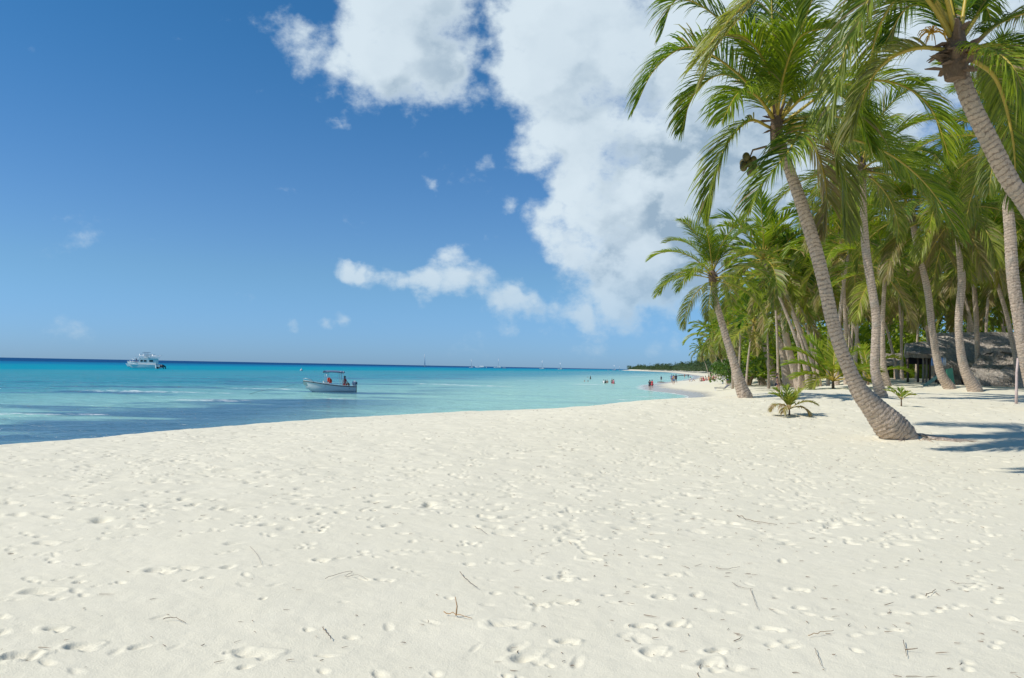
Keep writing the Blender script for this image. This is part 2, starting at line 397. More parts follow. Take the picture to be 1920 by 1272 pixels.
custom_fronds(A, DT, [
    ([(1455, 225), (1385, 140, -.4), (1295, 88, -.8), (1228, 130, -1), (1190, 205, -1)], 0),
    ([(1455, 222), (1405, 110, .3), (1335, 25, .6), (1268, 0, .7), (1240, 65, .7)], 0),
    ([(1452, 226), (1405, 165, .5), (1350, 140, 1), (1300, 180, 1.3), (1278, 245, 1.5)], .05),
    ([(1457, 220), (1452, 110, .1), (1447, 0), (1452, -90)], 0),
    ([(1462, 220), (1488, 110, -.3), (1508, 10, -.6), (1535, -70, -.8)], 0),
    ([(1453, 220), (1428, 110, .6), (1400, 10, 1), (1365, -60, 1.3)], 0),
    ([(1445, 240), (1407, 226, -.2), (1368, 262, -.4), (1343, 325, -.5), (1331, 405, -.5)], .12),
    ([(1470, 238, -.2), (1510, 222, -1.), (1478, 285, -2), (1430, 345, -2.4), (1403, 400, -2.5)], .12),
    ([(1470, 230), (1560, 168, -.5), (1660, 152, -.8), (1740, 196, -1), (1782, 300, -1)], 0),
    ([(1470, 240), (1560, 252, .3), (1660, 285, .6), (1740, 350, .8), (1806, 450, .8)], 0),
    ([(1470, 238), (1540, 240, -.6), (1575, 320, -.9), (1585, 440, -1)], .3),
    ([(1470, 242), (1520, 265, .3), (1548, 345, .4), (1545, 440, .4)], .75),
    ([(1465, 226), (1530, 120, .6), (1605, 70, 1), (1690, 95, 1.3)], 0),
    ([(1460, 225), (1505, 160, 1.2), (1570, 150, 2.4), (1620, 220, 3)], 0),
    ([(1457, 222), (1470, 140, -1), (1500, 70, -2), (1560, 50, -2.7)], 0),
    ([(1462, 225), (1525, 170, -.9), (1590, 190, -1.6), (1630, 280, -2)], .05),
    ([(1465, 232), (1545, 215, .8), (1625, 245, 1.4), (1680, 330, 1.8)], .05),
    ([(1452, 226), (1418, 180, -1), (1385, 175, -1.8), (1355, 225, -2.3)], .0),
    ([(1460, 222), (1440, 130, -.8), (1395, 70, -1.5), (1330, 70, -2)], 0)], 40)
nuts_part(A, at(1404, 300, DT) - np.array(A.location), .95, random.Random(5), 11)
rm = MB(); rb = np.array(A.location)      # surface roots at the foot
for i in range(34):
    a = rng.uniform(-.5, .9) if i % 3 else rng.uniform(3.6, 5.6); L = rng.uniform(.3, 1.5) if i % 3 else rng.uniform(.15, .45); P = []
    for k in range(7):
        x = .42 * (1 if abs(a) < 1.2 else .75) + k / 6 * L; yy = (x * math.sin(a) * .8) + rng.uniform(-.04, .04)
        X = x * math.cos(a) + .15; P.append((X, yy - .08, gz(rb[0] + X, rb[1] + yy - .08) - rb[2] + .035 * (1 - k / 6) - .012 * (k % 2)))
    rm.tube(P, [(.03 if i % 3 else .014) * (1 - k / 7.5) for k in range(7)], 5, len=0)
rm.build('root', TRUNK, A)
# --- near palm at the upper right
Nn_, topN, DN = palm([(2105, 882, 60), (2085, 800, 46), (2040, 640, 40), (1985, 490, 38), (1925, 385, 37), (1892, 336, 37), (1857, 269, 37), (1828, 210, 36), (1806, 155, 34), (1793, 100, 34)],
    'nearest palm, trunk bending in from the right edge to a shaggy brown crown base', G, fine=True, seed=2, Y=14.2, dtop=-.6, fronds=False)
DNt = DN - .6
custom_fronds(Nn_, DNt, [
    ([(1790, 72), (1700, -60, -.4), (1550, -90, -.8), (1400, 5, -1.1), (1295, 130, -1.2)], .35),
    ([(1790, 74), (1695, -95, -.2), (1540, -120, -.4), (1435, -20, -.6), (1345, 85, -.7), (1318, 150, -.7)], .35),
    ([(1790, 80), (1725, -15, -.3), (1645, -20, -.6), (1590, 80, -.9), (1550, 250, -1)], .2),
    ([(1785, 96), (1722, 90, .2), (1662, 115, .4), (1622, 170, .5), (1600, 250, .5)], .35),
    ([(1815, 95), (1872, 85, .2), (1925, 130, .3), (1965, 240, .3)], 0),
    ([(1810, 100), (1842, 90, -.7), (1900, 130, -1.4), (1945, 260, -1.8)], .08),
    ([(1800, 70), (1818, -40, .1), (1850, -170, .2)], 0),
    ([(1795, 70), (1768, -60, .4), (1735, -190, .8)], 0),
    ([(1805, 70), (1880, -30, .3), (1990, -60, .6)], 0),
    ([(1815, 95), (1880, 40, .5), (1960, 30, 1), (2050, 120, 1.3)], 0),
    ([(1820, 110), (1868, 150, .4), (1898, 255, .7), (1906, 370, .8)], .12),
    ([(1790, 75), (1742, 0, .8), (1690, -10, 1.6), (1645, 60, 2.2), (1618, 190, 2.5)], .08),
    ([(1786, 80), (1752, 20, 1), (1700, 15, 1.9), (1660, 80, 2.4)], 0),
    ([(1792, 70), (1760, -40, -.6), (1700, -70, -1.2), (1640, -20, -1.7), (1600, 70, -1.9)], .15),
    ([(1790, 72), (1730, -60, .5), (1640, -90, 1), (1550, -50, 1.4), (1500, 60, 1.6)], .1),
    ([(1800, 75), (1810, 0, 1.2), (1830, -30, 2.3), (1860, 40, 3)], 0),
    ([(1815, 100), (1870, 110, 1), (1915, 190, 1.8), (1930, 290, 2.2)], .1)], 140, lmax=.92, lw=.032, stalk=.045)
flower_part(Nn_, at(1748, 62, DNt) - np.array(Nn_.location), .55, random.Random(3), 26)
fibre_part(Nn_, topN + np.array([-.02, 0, -.1]), .17, .8, random.Random(9), 26)
# --- palms whose trunks can be told apart
B, tB, dB = palm([(1397, 746, 28), (1388, 722, 22), (1376, 680, 16), (1362, 635, 14), (1349, 590, 12.5), (1341, 560, 12), (1336, 522, 12)],
    'leaning palm at the water-side edge of the grove, nearest to the sea', G, n=20, sc=.62, detail=0, seed=11, fine=True, old=False)
C2, tC2, dC2 = palm([(1483, 727, 30), (1474, 690, 20), (1467, 640, 17), (1461, 595, 16), (1452, 560, 15), (1446, 510, 14)],
    'palm with yellow flower spray under its crown, behind the small dry sapling', G, n=22, sc=.74, detail=0, seed=12, fine=True, old=False)
flower_part(C2, at(1424, 508, dC2) - np.array(C2.location), .9, random.Random(4)); flower_part(C2, at(1468, 506, dC2) - np.array(C2.location), .7, random.Random(6))
C1, _, _ = palm([(1456, 724, 26), (1446, 690, 17), (1434, 640, 14), (1420, 590, 13), (1408, 545, 12)], 'leaning palm just left of the one with yellow flowers', G, n=18, sc=.66, detail=1, seed=13, old=False)
palm([(1504, 729, 30), (1489, 690, 17), (1476, 645, 14), (1470, 600, 13), (1468, 545, 12)], 'palm close behind on the right of the yellow-flowering palm, wide dark foot', G, n=18, sc=.75, seed=14, old=False)
palm([(1466, 701, 14), (1451, 660, 10), (1436, 620, 9), (1424, 580, 8)], 'thin leaning palm seen between the two trunks left of the yellow-flowering palm', G, n=18, sc=.95, seed=15)
palm([(1430, 722, 16), (1420, 690, 11), (1412, 655, 10), (1404, 620, 9), (1398, 588, 8)], 'palm with short sloping trunk in the row right of the sea-side palm, drooping crown', G, n=20, sc=.9, seed=16)
palm([(1412, 711, 12), (1404, 680, 9), (1398, 645, 8), (1394, 618, 8)], 'slim palm in the row just behind the sea-side palm', G, n=18, sc=.9, seed=17)
palm([(1435, 712, 12), (1427, 685, 9), (1421, 660, 8), (1415, 610, 8)], 'slim palm right behind the short sloping one, in the row by the sea', G, n=18, sc=.95, seed=18)
D_, _, _ = palm([(1653, 746, 27), (1646, 720, 21), (1640, 680, 18), (1643, 605, 17), (1634, 539, 17), (1624, 473, 16), (1619, 400, 14), (1616, 318, 14)],
    'straight pale palm right of the big leaning trunk, behind the tiny yellow seedling', G, n=24, sc=.92, detail=0, seed=19, fine=True)
palm([(1661, 724, 22), (1656, 680, 11), (1655, 605, 9), (1657, 560, 8), (1660, 512, 8)], 'thinner palm standing directly behind the straight pale trunk', G, n=18, sc=.9, seed=20)
palm([(1781, 729, 24), (1762, 695, 17), (1748, 620, 14), (1739, 545, 14), (1722, 473, 13), (1708, 400, 12)], 'palm leaning left before the thatched hut, mound of sand at its foot', G, n=24, sc=1.05, detail=0, seed=21, fine=True)
palm([(1750, 714, 12), (1743, 660, 8), (1738, 600, 8), (1736, 540, 7), (1733, 490, 7)], 'slender palm half hidden behind the palm leaning left before the hut', G, n=18, sc=1., seed=22)
palm([(1829, 734, 30), (1808, 690, 19), (1799, 640, 16), (1798, 590, 15), (1803, 530, 15), (1799, 466, 14), (1793, 395, 13)], 'thick curving palm in the middle before the thatched hut, on a sand mound', G, n=24, sc=1.05, detail=0, seed=23, fine=True)
palm([(1839, 723, 20), (1833, 690, 11), (1832, 638, 10), (1829, 572, 10), (1824, 506, 9), (1818, 450, 9)], 'straight reddish palm between the thick curving one and the thatched hut', G, n=20, sc=1.15, seed=24)
palm([(1912, 718, 12), (1903, 668, 10), (1892, 610, 9.5), (1877, 555, 9), (1864, 520, 8.5), (1852, 488, 8)], 'thin pinkish palm leaning strongly left in front of the hut roof', G, n=18, sc=1.0, seed=25, Y=44)
palm([(1955, 772, 46), (1938, 730, 32), (1922, 670, 27), (1911, 600, 26), (1899, 520, 25), (1894, 440, 24), (1886, 350, 20), (1880, 265, 18)], 'tall upright palm at the right edge, crossing behind the bent near trunk', G, n=22, sc=.88, detail=0, seed=26, fine=True, Y=26)
palm([(1722, 708, 11), (1711, 665, 8), (1702, 625, 7), (1697, 580, 7)], 'slim palm leaning over the small open hut', G, n=18, sc=1.15, seed=27)
palm([(1693, 706, 9), (1684, 665, 7), (1675, 628, 6.5), (1668, 590, 6)], 'slim palm left of the small open hut', G, n=18, sc=1.2, seed=28)
palm([(1630, 706, 9), (1627, 665, 7), (1623, 620, 6.5), (1618, 575, 6)], 'slim upright palm seen between big leaning trunk and straight pale trunk', G, n=18, sc=1.2, seed=29)
# --- the grove behind: nothing tells these apart
BG = 'background palms of the dense grove'; BL = 'one of the many slim palms crowding the shaded grove behind the front row'
rg = random.Random(77)
spots = []
for zone, (cnt, y0, y1, lo, gap, h0, h1) in enumerate([(14, 38, 47, 1600, 5., 7.4, 9.4), (16, 46, 60, 1500, 5.5, 7.6, 9.8), (34, 58, 84, 1450, 7, 8., 11.), (46, 84, 135, 1400, 8, 8.5, 12.)]):
    got = 0
    for t_ in range(4000):
        if got >= cnt: break
        Y = rg.uniform(y0, y1); px = rg.uniform(lo, 2150); X = (px - 960) / F * Y
        if any((X - a) ** 2 + (Y - b) ** 2 < gap for a, b, _, _ in spots): continue
        if Y < 61 and (1690 < px < 1985): continue
        if zone == 0 and px < 1900: continue
        if (zone == 1 and 1605 < px < 1985) or (zone == 2 and Y < 68 and 17 < X < 28): continue
        spots.append((X, Y, rg.uniform(h0, h1), 0)); got += 1
BTR = []
for i in range(6):
    r2 = random.Random(900 + i); P = []; W = []
    for j in range(6):
        q = j / 5; P.append((-(1.6 * (q ** 1.4)) * (i - 1) * .45, .3 * math.sin(q * 3 + i), q * 9 - .3)); W.append(.125 - .04 * q + (.07 if j == 0 else 0))
    BTR.append((trunk_mesh(P, W, False, r2), np.array(P[-1])))
for i, (X, Y, H, ln) in enumerate(spots):
    far = Y > 78
    root = empty('palm_tree', (X, Y, gz(X, Y)), BL, 'palm tree', BG)
    me, tp = BTR[i % 6]; s = H / 8.7
    link('trunk', me, root, sc=(1, 1, s)); t = tp * np.array([1, 1, s])
    add_fronds(root, t, 20 if not far else 17, rg.uniform(.95, 1.2), 1 if Y < 50 else 2, 3000 + i)
# --- palms further down the beach, smaller every step
for i, (px, py, H) in enumerate([(1392, 708, 7), (1380, 706, 8), (1368, 704, 7.5), (1400, 705, 9), (1356, 702, 7), (1347, 700.5, 8), (1340, 700, 8), (1334, 699.4, 8), (1415, 704, 9.5), (1428, 704, 9), (1374, 702, 9), (1362, 701, 9), (1350, 699.6, 10), (1386, 703, 10), (1338, 699, 9), (1330, 698.5, 9), (1345, 699.5, 8), (1322, 698, 9), (1356, 700.5, 10), (1368, 701.5, 10), (1378, 702, 11), (1352, 701, 9), (1341, 700, 10), (1390, 702, 10)]):
    p = ground(px + 4, py); Y = (82 + i * 9.1 if px > 1352 else 175 + i * 6); X = (px + 8 - 960) / F * Y
    root = empty('palm_tree', (X, Y, gz(X, Y)), 'one of the small far palms leaning along the beach beyond the sea-side palm', 'palm tree', 'far palms along the curving beach')
    me, tp = BTR[i % 6]; s = H / 8.7
    link('trunk', me, root, sc=(1, 1, s)); add_fronds(root, tp * np.array([1, 1, s]), 18, 1.15, 2, 5000 + i)
# ---------------------------------------------------------------- leafy shrubs and trees behind
def shrub_mesh(seed, n=900, leaf=.22, flat=.7):
    r2 = random.Random(seed); mb = MB(); cl = [(r2.uniform(-.7, .7), r2.uniform(-.7, .7), r2.uniform(.25, 1.0), r2.uniform(.3, .5)) for _ in range(9)]
    V = []; Fc = []; va = []
    for i in range(n):
        c = cl[i % 9]; a = r2.random() * 6.28; e = r2.uniform(-.6, 1.5); rr = c[3] * r2.uniform(.75, 1.05)
        p = np.array([c[0] + rr * math.cos(a) * math.cos(e), c[1] + rr * math.sin(a) * math.cos(e), (c[2] + rr * math.sin(e)) * flat])
        u = np.array([r2.uniform(-1, 1) for _ in range(3)]); u /= np.linalg.norm(u); w = np.cross(u, [r2.uniform(-1, 1) for _ in range(3)]); w /= np.linalg.norm(w)
        s = leaf * r2.uniform(.15, .3); b = len(V); V += [p - u * s, p + w * s * .6, p + u * s, p - w * s * .6]; Fc.append((b, b + 1, b + 2, b + 3)); va += [r2.random()] * 4
    mb.add(V, Fc, 0, var=va, dry=[0.] * len(V)); return mb.mesh('crown', LEAFD)
SH = [shrub_mesh(i) for i in range(3)]
stem = MB()
for k in range(5):
    a = k * 1.3; stem.tube([(0, 0, -.1), (.12 * math.cos(a), .12 * math.sin(a), .3), (.42 * math.cos(a), .42 * math.sin(a), .62)], [.05, .035, .02], 5)
STEM = stem.mesh('trunk', DRYST)
for i, (px, Y, s, lab) in enumerate([(1372, 118, 3.7, 'rounded green leafy tree behind the sunbathers left of the sea-side palm'), (1385, 105, 3.6, 'dark green leafy tree just behind the sea-side palm trunk'), (1405, 108, 4.4, 'bright leafy tree between the sea-side palm and the row behind it')]):
    X = (px - 960) / F * Y; root = empty('broadleaf_tree', (X, Y, gz(X, Y)), lab, 'tree'); link('trunk', STEM, root, sc=s); link('crown', SH[i % 3], root, rz=i, sc=s)
bm_ = MB(); r2 = random.Random(31); V = []; Fc = []; va = []
for i in range(42000):                                  # dense undergrowth closing the grove
    Y = r2.uniform(98, 150); px = r2.uniform(1395, 2300); X = (px - 960) / F * Y
    hh = 3.5 + 2.2 * math.sin(X * .31) + 1.5 * math.sin(X * .83 + Y * .2); z = 2.35 + (abs(hh) + 2.6) * r2.random() ** .8
    u = np.array([r2.uniform(-1, 1), r2.uniform(-1, 1), r2.uniform(-.8, .8)]); u /= np.linalg.norm(u); w = np.cross(u, [r2.uniform(-1, 1) for _ in range(3)]); w /= np.linalg.norm(w)
    s = r2.uniform(.2, .5); p = np.array([X, Y, z]); b = len(V); V += [p - u * s * 2.1, p + w * s * .34, p + u * s * 2.1, p - w * s * .34]; Fc.append((b, b + 1, b + 2, b + 3)); va += [r2.random()] * 4
bm_.add(V, Fc, 0, var=va, dry=[0.] * len(V))
tag(bm_.build('undergrowth', LEAF, smooth=False), 'dense dark undergrowth closing off the back of the palm grove', 'undergrowth', kind='stuff')
# far wood on the headland
fw = MB(); r2 = random.Random(55); V = []; Fc = []; va = []; nT = 0
while nT < 1500:
    k = r2.uniform(0, 1); Y = 260 * (1900 / 260) ** k
    i = np.searchsorted([c[1] for c in crest_pts[:26]], Y); i = min(i, 25); (x0, y0), (x1, y1) = crest_pts[i - 1], crest_pts[i]
    X = x0 + (x1 - x0) * (Y - y0) / max(1, y1 - y0) - 1 + r2.random() ** 2 * 60 + Y * .001
    H = r2.uniform(5, 9) * (1 + .25 * math.sin(X * .05 + Y * .013)) * (1.25 if r2.random() < .06 else 1); nT += 1
    z0 = 2.2
    for q in range(44):
        zz = r2.random(); a = r2.random() * 6.28; rad = (1.2 + 2.2 * math.sin(math.pi * (.25 + .7 * zz))) * r2.uniform(.5, 1)
        p = np.array([X + rad * math.cos(a), Y + rad * math.sin(a), z0 + H * (.1 + .9 * zz)])
        u = np.array([math.cos(a), math.sin(a), r2.uniform(-.8, .6)]); w = np.array([-math.sin(a), math.cos(a), r2.uniform(-.5, .5)]); s = r2.uniform(.6, 1.3)
        b = len(V); V += [p - u * s, p + w * s * .5, p + u * s, p - w * s * .5]; Fc.append((b, b + 1, b + 2, b + 3)); va += [r2.random()] * 4
fw.add(V, Fc, 0, var=va, dry=[0.] * len(V))
tag(fw.build('far_wood', LEAFF, smooth=False), 'far-off palm wood covering the low headland on the horizon', 'wood', kind='stuff')
# ---------------------------------------------------------------- saplings
def sapling(px, py, label, spec, L, stalkr=.02, lmax=.45, nl=34, seed=0, stemh=.25, lw=.05, name='palm_sapling'):
    p = ground(px, py); root = empty(name, p, label, 'palm sapling'); r3 = random.Random(seed)
    mb = MB(); mb.tube([(0, 0, -.1), (0, 0, stemh * .5), (0, 0, stemh)], [stalkr * 2.4, stalkr * 1.9, stalkr * 1.2], 8); mb.build('stem', FIBRE, root)
    for az, el, ln, bend, dry in spec:
        mb = MB(); Q = [np.array([q[0] * math.cos(R(az)) - q[1] * math.sin(R(az)), q[0] * math.sin(R(az)) + q[1] * math.cos(R(az)), q[2] + stemh * .8]) for q in arc(el, ln * L, bend, r3)]
        frond_to(mb, Q, r3, nl, 3, lw, lmax, dry, .35 + dry * .9, .22, stalkr, tipdry=.1, gap=.05); mb.build('frond', [LEAFY, RACH], root)
    return root
sapling(1480, 779, 'small scruffy palm sapling with brown drooping lower leaves on the open sand', [(185, 62, .95, 60, .05), (150, 70, .95, 45, .0), (95, 80, .9, 30, 0), (20, 68, 1., 45, .1), (200, 40, .9, 110, .95), (230, 35, .8, 110, .9), (-5, 40, 1.1, 75, .55), (-30, 30, .8, 110, .9), (60, 68, .7, 40, .1), (270, 65, .7, 60, .1)], .8, .014, .27, 26, 61, .22, .035)
sapling(1690, 763, 'tiny yellow-green palm seedling standing alone on the sand', [(180, 50, 1, 50, .05), (160, 62, .9, 40, .0), (20, 60, .7, 50, .1), (-30, 48, .7, 60, .1), (90, 80, .6, 20, .0)], .62, .012, .2, 12, 62, .28, .04, 'palm_seedling')
sapling(1562, 729, 'bushy bright green young palm left of the big leaning trunk', [(178, 42, 1., 60, 0), (165, 58, 1.1, 60, 0), (190, 25, .85, 55, .1), (120, 72, 1.1, 45, 0), (60, 78, 1., 40, 0), (30, 60, 1.1, 60, 0), (5, 40, 1., 70, 0), (215, 20, .8, 80, .25), (250, 45, .9, 70, .05), (300, 40, .9, 80, .1), (95, 62, 1, 60, 0), (-15, 15, .9, 60, .1)], 2.5, .035, .75, 44, 63, .45, .06)
sapling(1508, 716, 'low green young palm at the foot of the row behind the bushy one', [(170, 50, 1, 70, 0), (100, 70, 1, 50, 0), (20, 45, 1, 80, 0), (230, 35, .9, 90, .2), (300, 40, .9, 90, .2), (60, 60, 1, 60, 0)], 1.7, .03, .6, 30, 64, .3, .06)
sapling(1628, 722, 'young palm peeking out to the right of the big leaning trunk', [(170, 60, 1, 80, 0), (20, 62, 1.1, 85, 0), (-15, 40, 1, 80, .0), (80, 75, 1, 50, 0), (250, 40, .8, 80, .1)], 2.4, .03, .6, 34, 65, .35, .06)
# ================================================================ GROUND (sand)
def angles(a0, a1, step):
    dense = np.arange(a0, a1, step)
    return np.r_[np.linspace(-180, a0 - 2, 60), np.linspace(a0 - 1.5, a0 - .3, 6), dense, np.linspace(a1 + .3, a1 + 1.5, 6), np.linspace(a1 + 2, 180, 60)]
TH = np.radians(angles(-41, 41, .072))
rr = [.02, .5, 1, 1.6, 2.2, 2.7]; r_ = 3.0
while r_ < 4500:
    rr.append(r_)
    r_ += min(max(.45 * r_ * r_ / 1360, .012), .062) if r_ < 42 else (r_ * .006 if r_ < 160 else r_ * .02)
RR = np.array(rr)
GX = np.sin(TH)[None, :] * RR[:, None]; GY = np.cos(TH)[None, :] * RR[:, None]
S_ = None
GZ = height(GX, GY)
dry_m = sstep(.35, .9, GZ)
# trampled surface: small lumps, stronger further off and to the left, smooth near right
tr = (.35 + .65 * sstep(6, 16, np.hypot(GX, GY))) * (1 - .6 * sstep(0, 6, GX) * (1 - sstep(14, 24, GY)))
GZ = GZ + dry_m * tr * (.030 * np.minimum(vnoise(GX * 2.4 + GY * .5, GY * 2.6, 21), .12) + .016 * vnoise(GX * 5.3, GY * 6, 22) + .028 * vnoise(GX * 1.1, GY * 1.2, 23))
GZ = GZ + dry_m * .004 * vnoise(GX * 14, GY * 14, 24) * (GY < 20)
def dent(cx, cy, a, L, W, dep, rim=.1):
    dep *= .88
    r = math.hypot(cx, cy); th = math.atan2(cx, cy); m = L * 1.7
    i0, i1 = np.searchsorted(RR, r - m), np.searchsorted(RR, r + m); j0, j1 = np.searchsorted(TH, th - m / r), np.searchsorted(TH, th + m / r)
    if i1 - i0 < 2 or j1 - j0 < 2: return
    x = GX[i0:i1, j0:j1] - cx; y = GY[i0:i1, j0:j1] - cy
    u = (x * math.cos(a) + y * math.sin(a)) / L; v = (-x * math.sin(a) + y * math.cos(a)) / W
    v = v * (1 + .25 * u)
    q = np.sqrt(u * u + v * v) * (1 + .5 * vnoise(x * 9 + cx * 7, y * 9 + cy * 5, 31))
    GZ[i0:i1, j0:j1] += -dep * np.where(q < 1, (1 - q * q) ** 1.4 * (1 + .7 * vnoise(x * 22 + cy, y * 22, 33) - 1.0 * np.clip(x / (.5 * (L + W)), -1, 1)), 0) + dep * rim * np.exp(-((q - 1.2) / .28) ** 2) 
r4 = random.Random(99)
def steps(x, y, a, n, dep, sc=1.):
    """a walking track: alternate left and right prints"""
    for i in range(n):
        sd = 1 if i % 2 else -1
        px_ = x + math.cos(a) * .62 * i - math.sin(a) * .11 * sd + r4.gauss(0, .04); py_ = y + math.sin(a) * .62 * i + math.cos(a) * .11 * sd + r4.gauss(0, .04)
        if py_ < 3.2 or py_ > 45: continue
        d = dep * r4.uniform(.4, .95); aa = a + r4.gauss(0, .2)
        dent(px_ - math.cos(aa) * .06, py_ - math.sin(aa) * .06, aa, .062 * sc, .042 * sc, d); dent(px_ + math.cos(aa) * .07, py_ + math.sin(aa) * .07, aa, .07 * sc, .048 * sc, d * .9)
        a += r4.gauss(0, .03)
for i in range(70): steps(r4.uniform(-10, 5) if i % 4 else r4.uniform(0, 7), r4.uniform(3.5, 15), r4.uniform(.2, 2.6), 16, r4.uniform(.014, .03), r4.uniform(.75, 1.05))
for i in range(60):
    x = r4.uniform(-14, 10); steps(x, r4.uniform(9, 34), r4.choice([r4.uniform(-.4, .8), r4.uniform(1., 2.3)]), 20, r4.uniform(.016, .034), 1.2)
for i in range(800):
    Y = 3.6 + 36 * r4.random() ** 1.5; X = r4.uniform(-.75, .62) * Y
    if X > .15 * Y and Y < 14 and r4.random() < .5: continue
    dent(X, Y, r4.uniform(0, 3.14), r4.uniform(.03, .11), r4.uniform(.025, .06), r4.uniform(.006, .024))
for i in range(2300):
    Y = 8 + 33 * r4.random(); X = r4.uniform(-.7, .62) * Y
    dent(X, Y, r4.uniform(-.5, .5), r4.uniform(.07, .2), r4.uniform(.045, .11), r4.uniform(.012, .034))
# the clear prints of the photograph's foreground
for px, py, l in [(1068, 1014, .13), (1110, 1048, .12), (1048, 1085, .14), (955, 1172, .16), (1062, 1130, .11), (1268, 1170, .12), (1207, 1173, .1), (1225, 1222, .13), (985, 1235, .16), (1065, 1205, .09), (1240, 1120, .12), (1260, 1078, .1), (1220, 1014, .1), (1225, 1045, .1), (1340, 1222, .08), (1498, 1106, .1),
                  (1660, 1110, .1), (1890, 1160, .1), (48, 1230, .12), (155, 1212, .13), (105, 1180, .1), (300, 1070, .18), (80, 1108, .2), (480, 1225, .17), (350, 1065, .14), (90, 1020, .16), (1445, 1180, .11), (1330, 1245, .12), (1010, 1135, .1), (600, 1050, .1)]:
    p = ground(px, py); dent(p[0], p[1], r4.uniform(-.3, 1.2), l * .75, l * .45, .024, .35); dent(p[0] + l * .5, p[1] - l * .3, 1.0, l * .45, l * .34, .018)
nR, nC = GX.shape
me = bpy.data.meshes.new('sand')
me.vertices.add(nR * nC); me.vertices.foreach_set('co', np.stack([GX, GY, GZ], -1).astype(np.float32).ravel())
idx = np.arange(nR * nC).reshape(nR, nC); q = np.stack([idx[:-1, :-1], idx[:-1, 1:], idx[1:, 1:], idx[1:, :-1]], -1).reshape(-1, 4)[:, ::-1]
me.loops.add(q.size); me.loops.foreach_set('vertex_index', q.ravel().astype(np.int32))
me.polygons.add(len(q)); me.polygons.foreach_set('loop_start', np.arange(0, q.size, 4, dtype=np.int32)); me.polygons.foreach_set('use_smooth', np.ones(len(q), bool))
me.update(calc_edges=True)
m, nt, b, out = new_mat('white_sand'); N = NT(nt); P_ = N.pos()
n1 = N.noise(P_, 1.4, 5, .6); n2 = N.noise(P_, 90, 3, .6); n3 = N.noise(P_, 7, 4, .6)
c = N.mix(n1, (.70, .65, .495), (.765, .71, .555)); c = N.mix(N.ss(n2, .64, .72, 0, .35), c, (.46, .41, .34)); c = N.mix(N.ss(n3, .66, .8, 0, .25), c, (.6, .53, .44))
sz = N.math('ADD', N.xyz(P_)[2], N.math('MULTIPLY', n1, .25))
wet = N.ss(sz, .62, .3); c = N.mix(wet, c, (.36, .33, .28)); c = N.mix(N.ss(sz, .1, -.5), c, (.34, .42, .36))
N.l(c, b.inputs['Base Color']); N.l(N.ss(wet, 0, 1, .95, .25), b.inputs['Roughness']); b.inputs['Specular IOR Level'].default_value = .2
N.l(N.bump(N.math('ADD', n2, N.math('MULTIPLY', N.noise(P_, 28, 4, .65), 1.2)), .35, .012), b.inputs['Normal'])
me.materials.append(m); me.validate()
tag(link('sand_beach', me), kind='structure')
# ================================================================ WATER
TW = np.radians(angles(-48, 48, .25)); rr = []; r_ = 10.
while r_ < 26000: rr.append(r_); r_ *= 1.006 if r_ < 160 else (1.012 if r_ < 400 else 1.05)
RW = np.array(rr); WX = np.sin(TW)[None, :] * RW[:, None]; WY = np.cos(TW)[None, :] * RW[:, None]
WH = height(WX, WY); WU = -.965 * WX + .26 * WY
sd_ = -sdist(WX, WY)
WZ = (.16 * vnoise(WX * .12 + WY * .05, WY * .33, 41) + .12 * vnoise(WX * .3 - WY * .1, WY * .8, 42) + .10 * vnoise(WX * .8, WY * 1.7, 43)) * sstep(.05, .6, -WH) * (1 - .75 * sstep(150, 400, RW[:, None]))
nR, nC = WX.shape; me = bpy.data.meshes.new('sea'); me.vertices.add(nR * nC); me.vertices.foreach_set('co', np.stack([WX, WY, WZ], -1).astype(np.float32).ravel())
idx = np.arange(nR * nC).reshape(nR, nC); q = np.stack([idx[:-1, :-1], idx[:-1, 1:], idx[1:, 1:], idx[1:, :-1]], -1).reshape(-1, 4)[:, ::-1]
me.loops.add(q.size); me.loops.foreach_set('vertex_index', q.ravel().astype(np.int32)); me.polygons.add(len(q)); me.polygons.foreach_set('loop_start', np.arange(0, q.size, 4, dtype=np.int32)); me.polygons.foreach_set('use_smooth', np.ones(len(q), bool))
me.update(calc_edges=True)
for nm, arr in (('depth', -WH), ('off', sd_)): me.attributes.new(nm, 'FLOAT', 'POINT').data.foreach_set('value', arr.astype(np.float32).ravel())
m, nt, b, out = new_mat('sea_water'); N = NT(nt); P_ = N.pos(); X_, Y_, _z = N.xyz(P_)
u = N.math('ADD', N.math('MULTIPLY', X_, -.965), N.math('MULTIPLY', Y_, .26))
st = N.vm('MULTIPLY', P_, (.35, 1., 1.))
nA = N.noise(st, .035, 3, .55); nB = N.noise(st, .11, 4, .6); nC_ = N.noise(st, .5, 4, .6)
u2 = N.math('ADD', u, N.math('MULTIPLY', N.math('SUBTRACT', nA, .5), N.math('MULTIPLY', u, .45)))
c = N.mix(N.ss(u2, 20, 80), (.34, .60, .50), (.035, .27, .33))
c = N.mix(N.ss(u2, 130, 200), c, (.0, .26, .36)); c = N.mix(N.ss(u2, 240, 420), c, (.0, .16, .32)); c = N.mix(N.ss(u2, 430, 720), c, (.0, .055, .17))
sea_near = N.math('MULTIPLY', N.ss(u, 130, 55), N.ss(X_, -2, -17))
grass = N.math('MULTIPLY', N.ss(N.math('ADD', N.math('MULTIPLY_ADD', N.math('SUBTRACT', nC_, .5), .35, nB), N.math('MULTIPLY', N.ss(u, 46, 24), .25)), .50, .68), sea_near)
c = N.mix(N.math('MULTIPLY', grass, .82), c, (.012, .085, .205))
c = N.mix(N.math('MULTIPLY', N.ss(nB, .52, .7), N.math('MULTIPLY', N.ss(u, 200, 100), .28)), c, (.10, .22, .30))
dep = N.attr('depth')
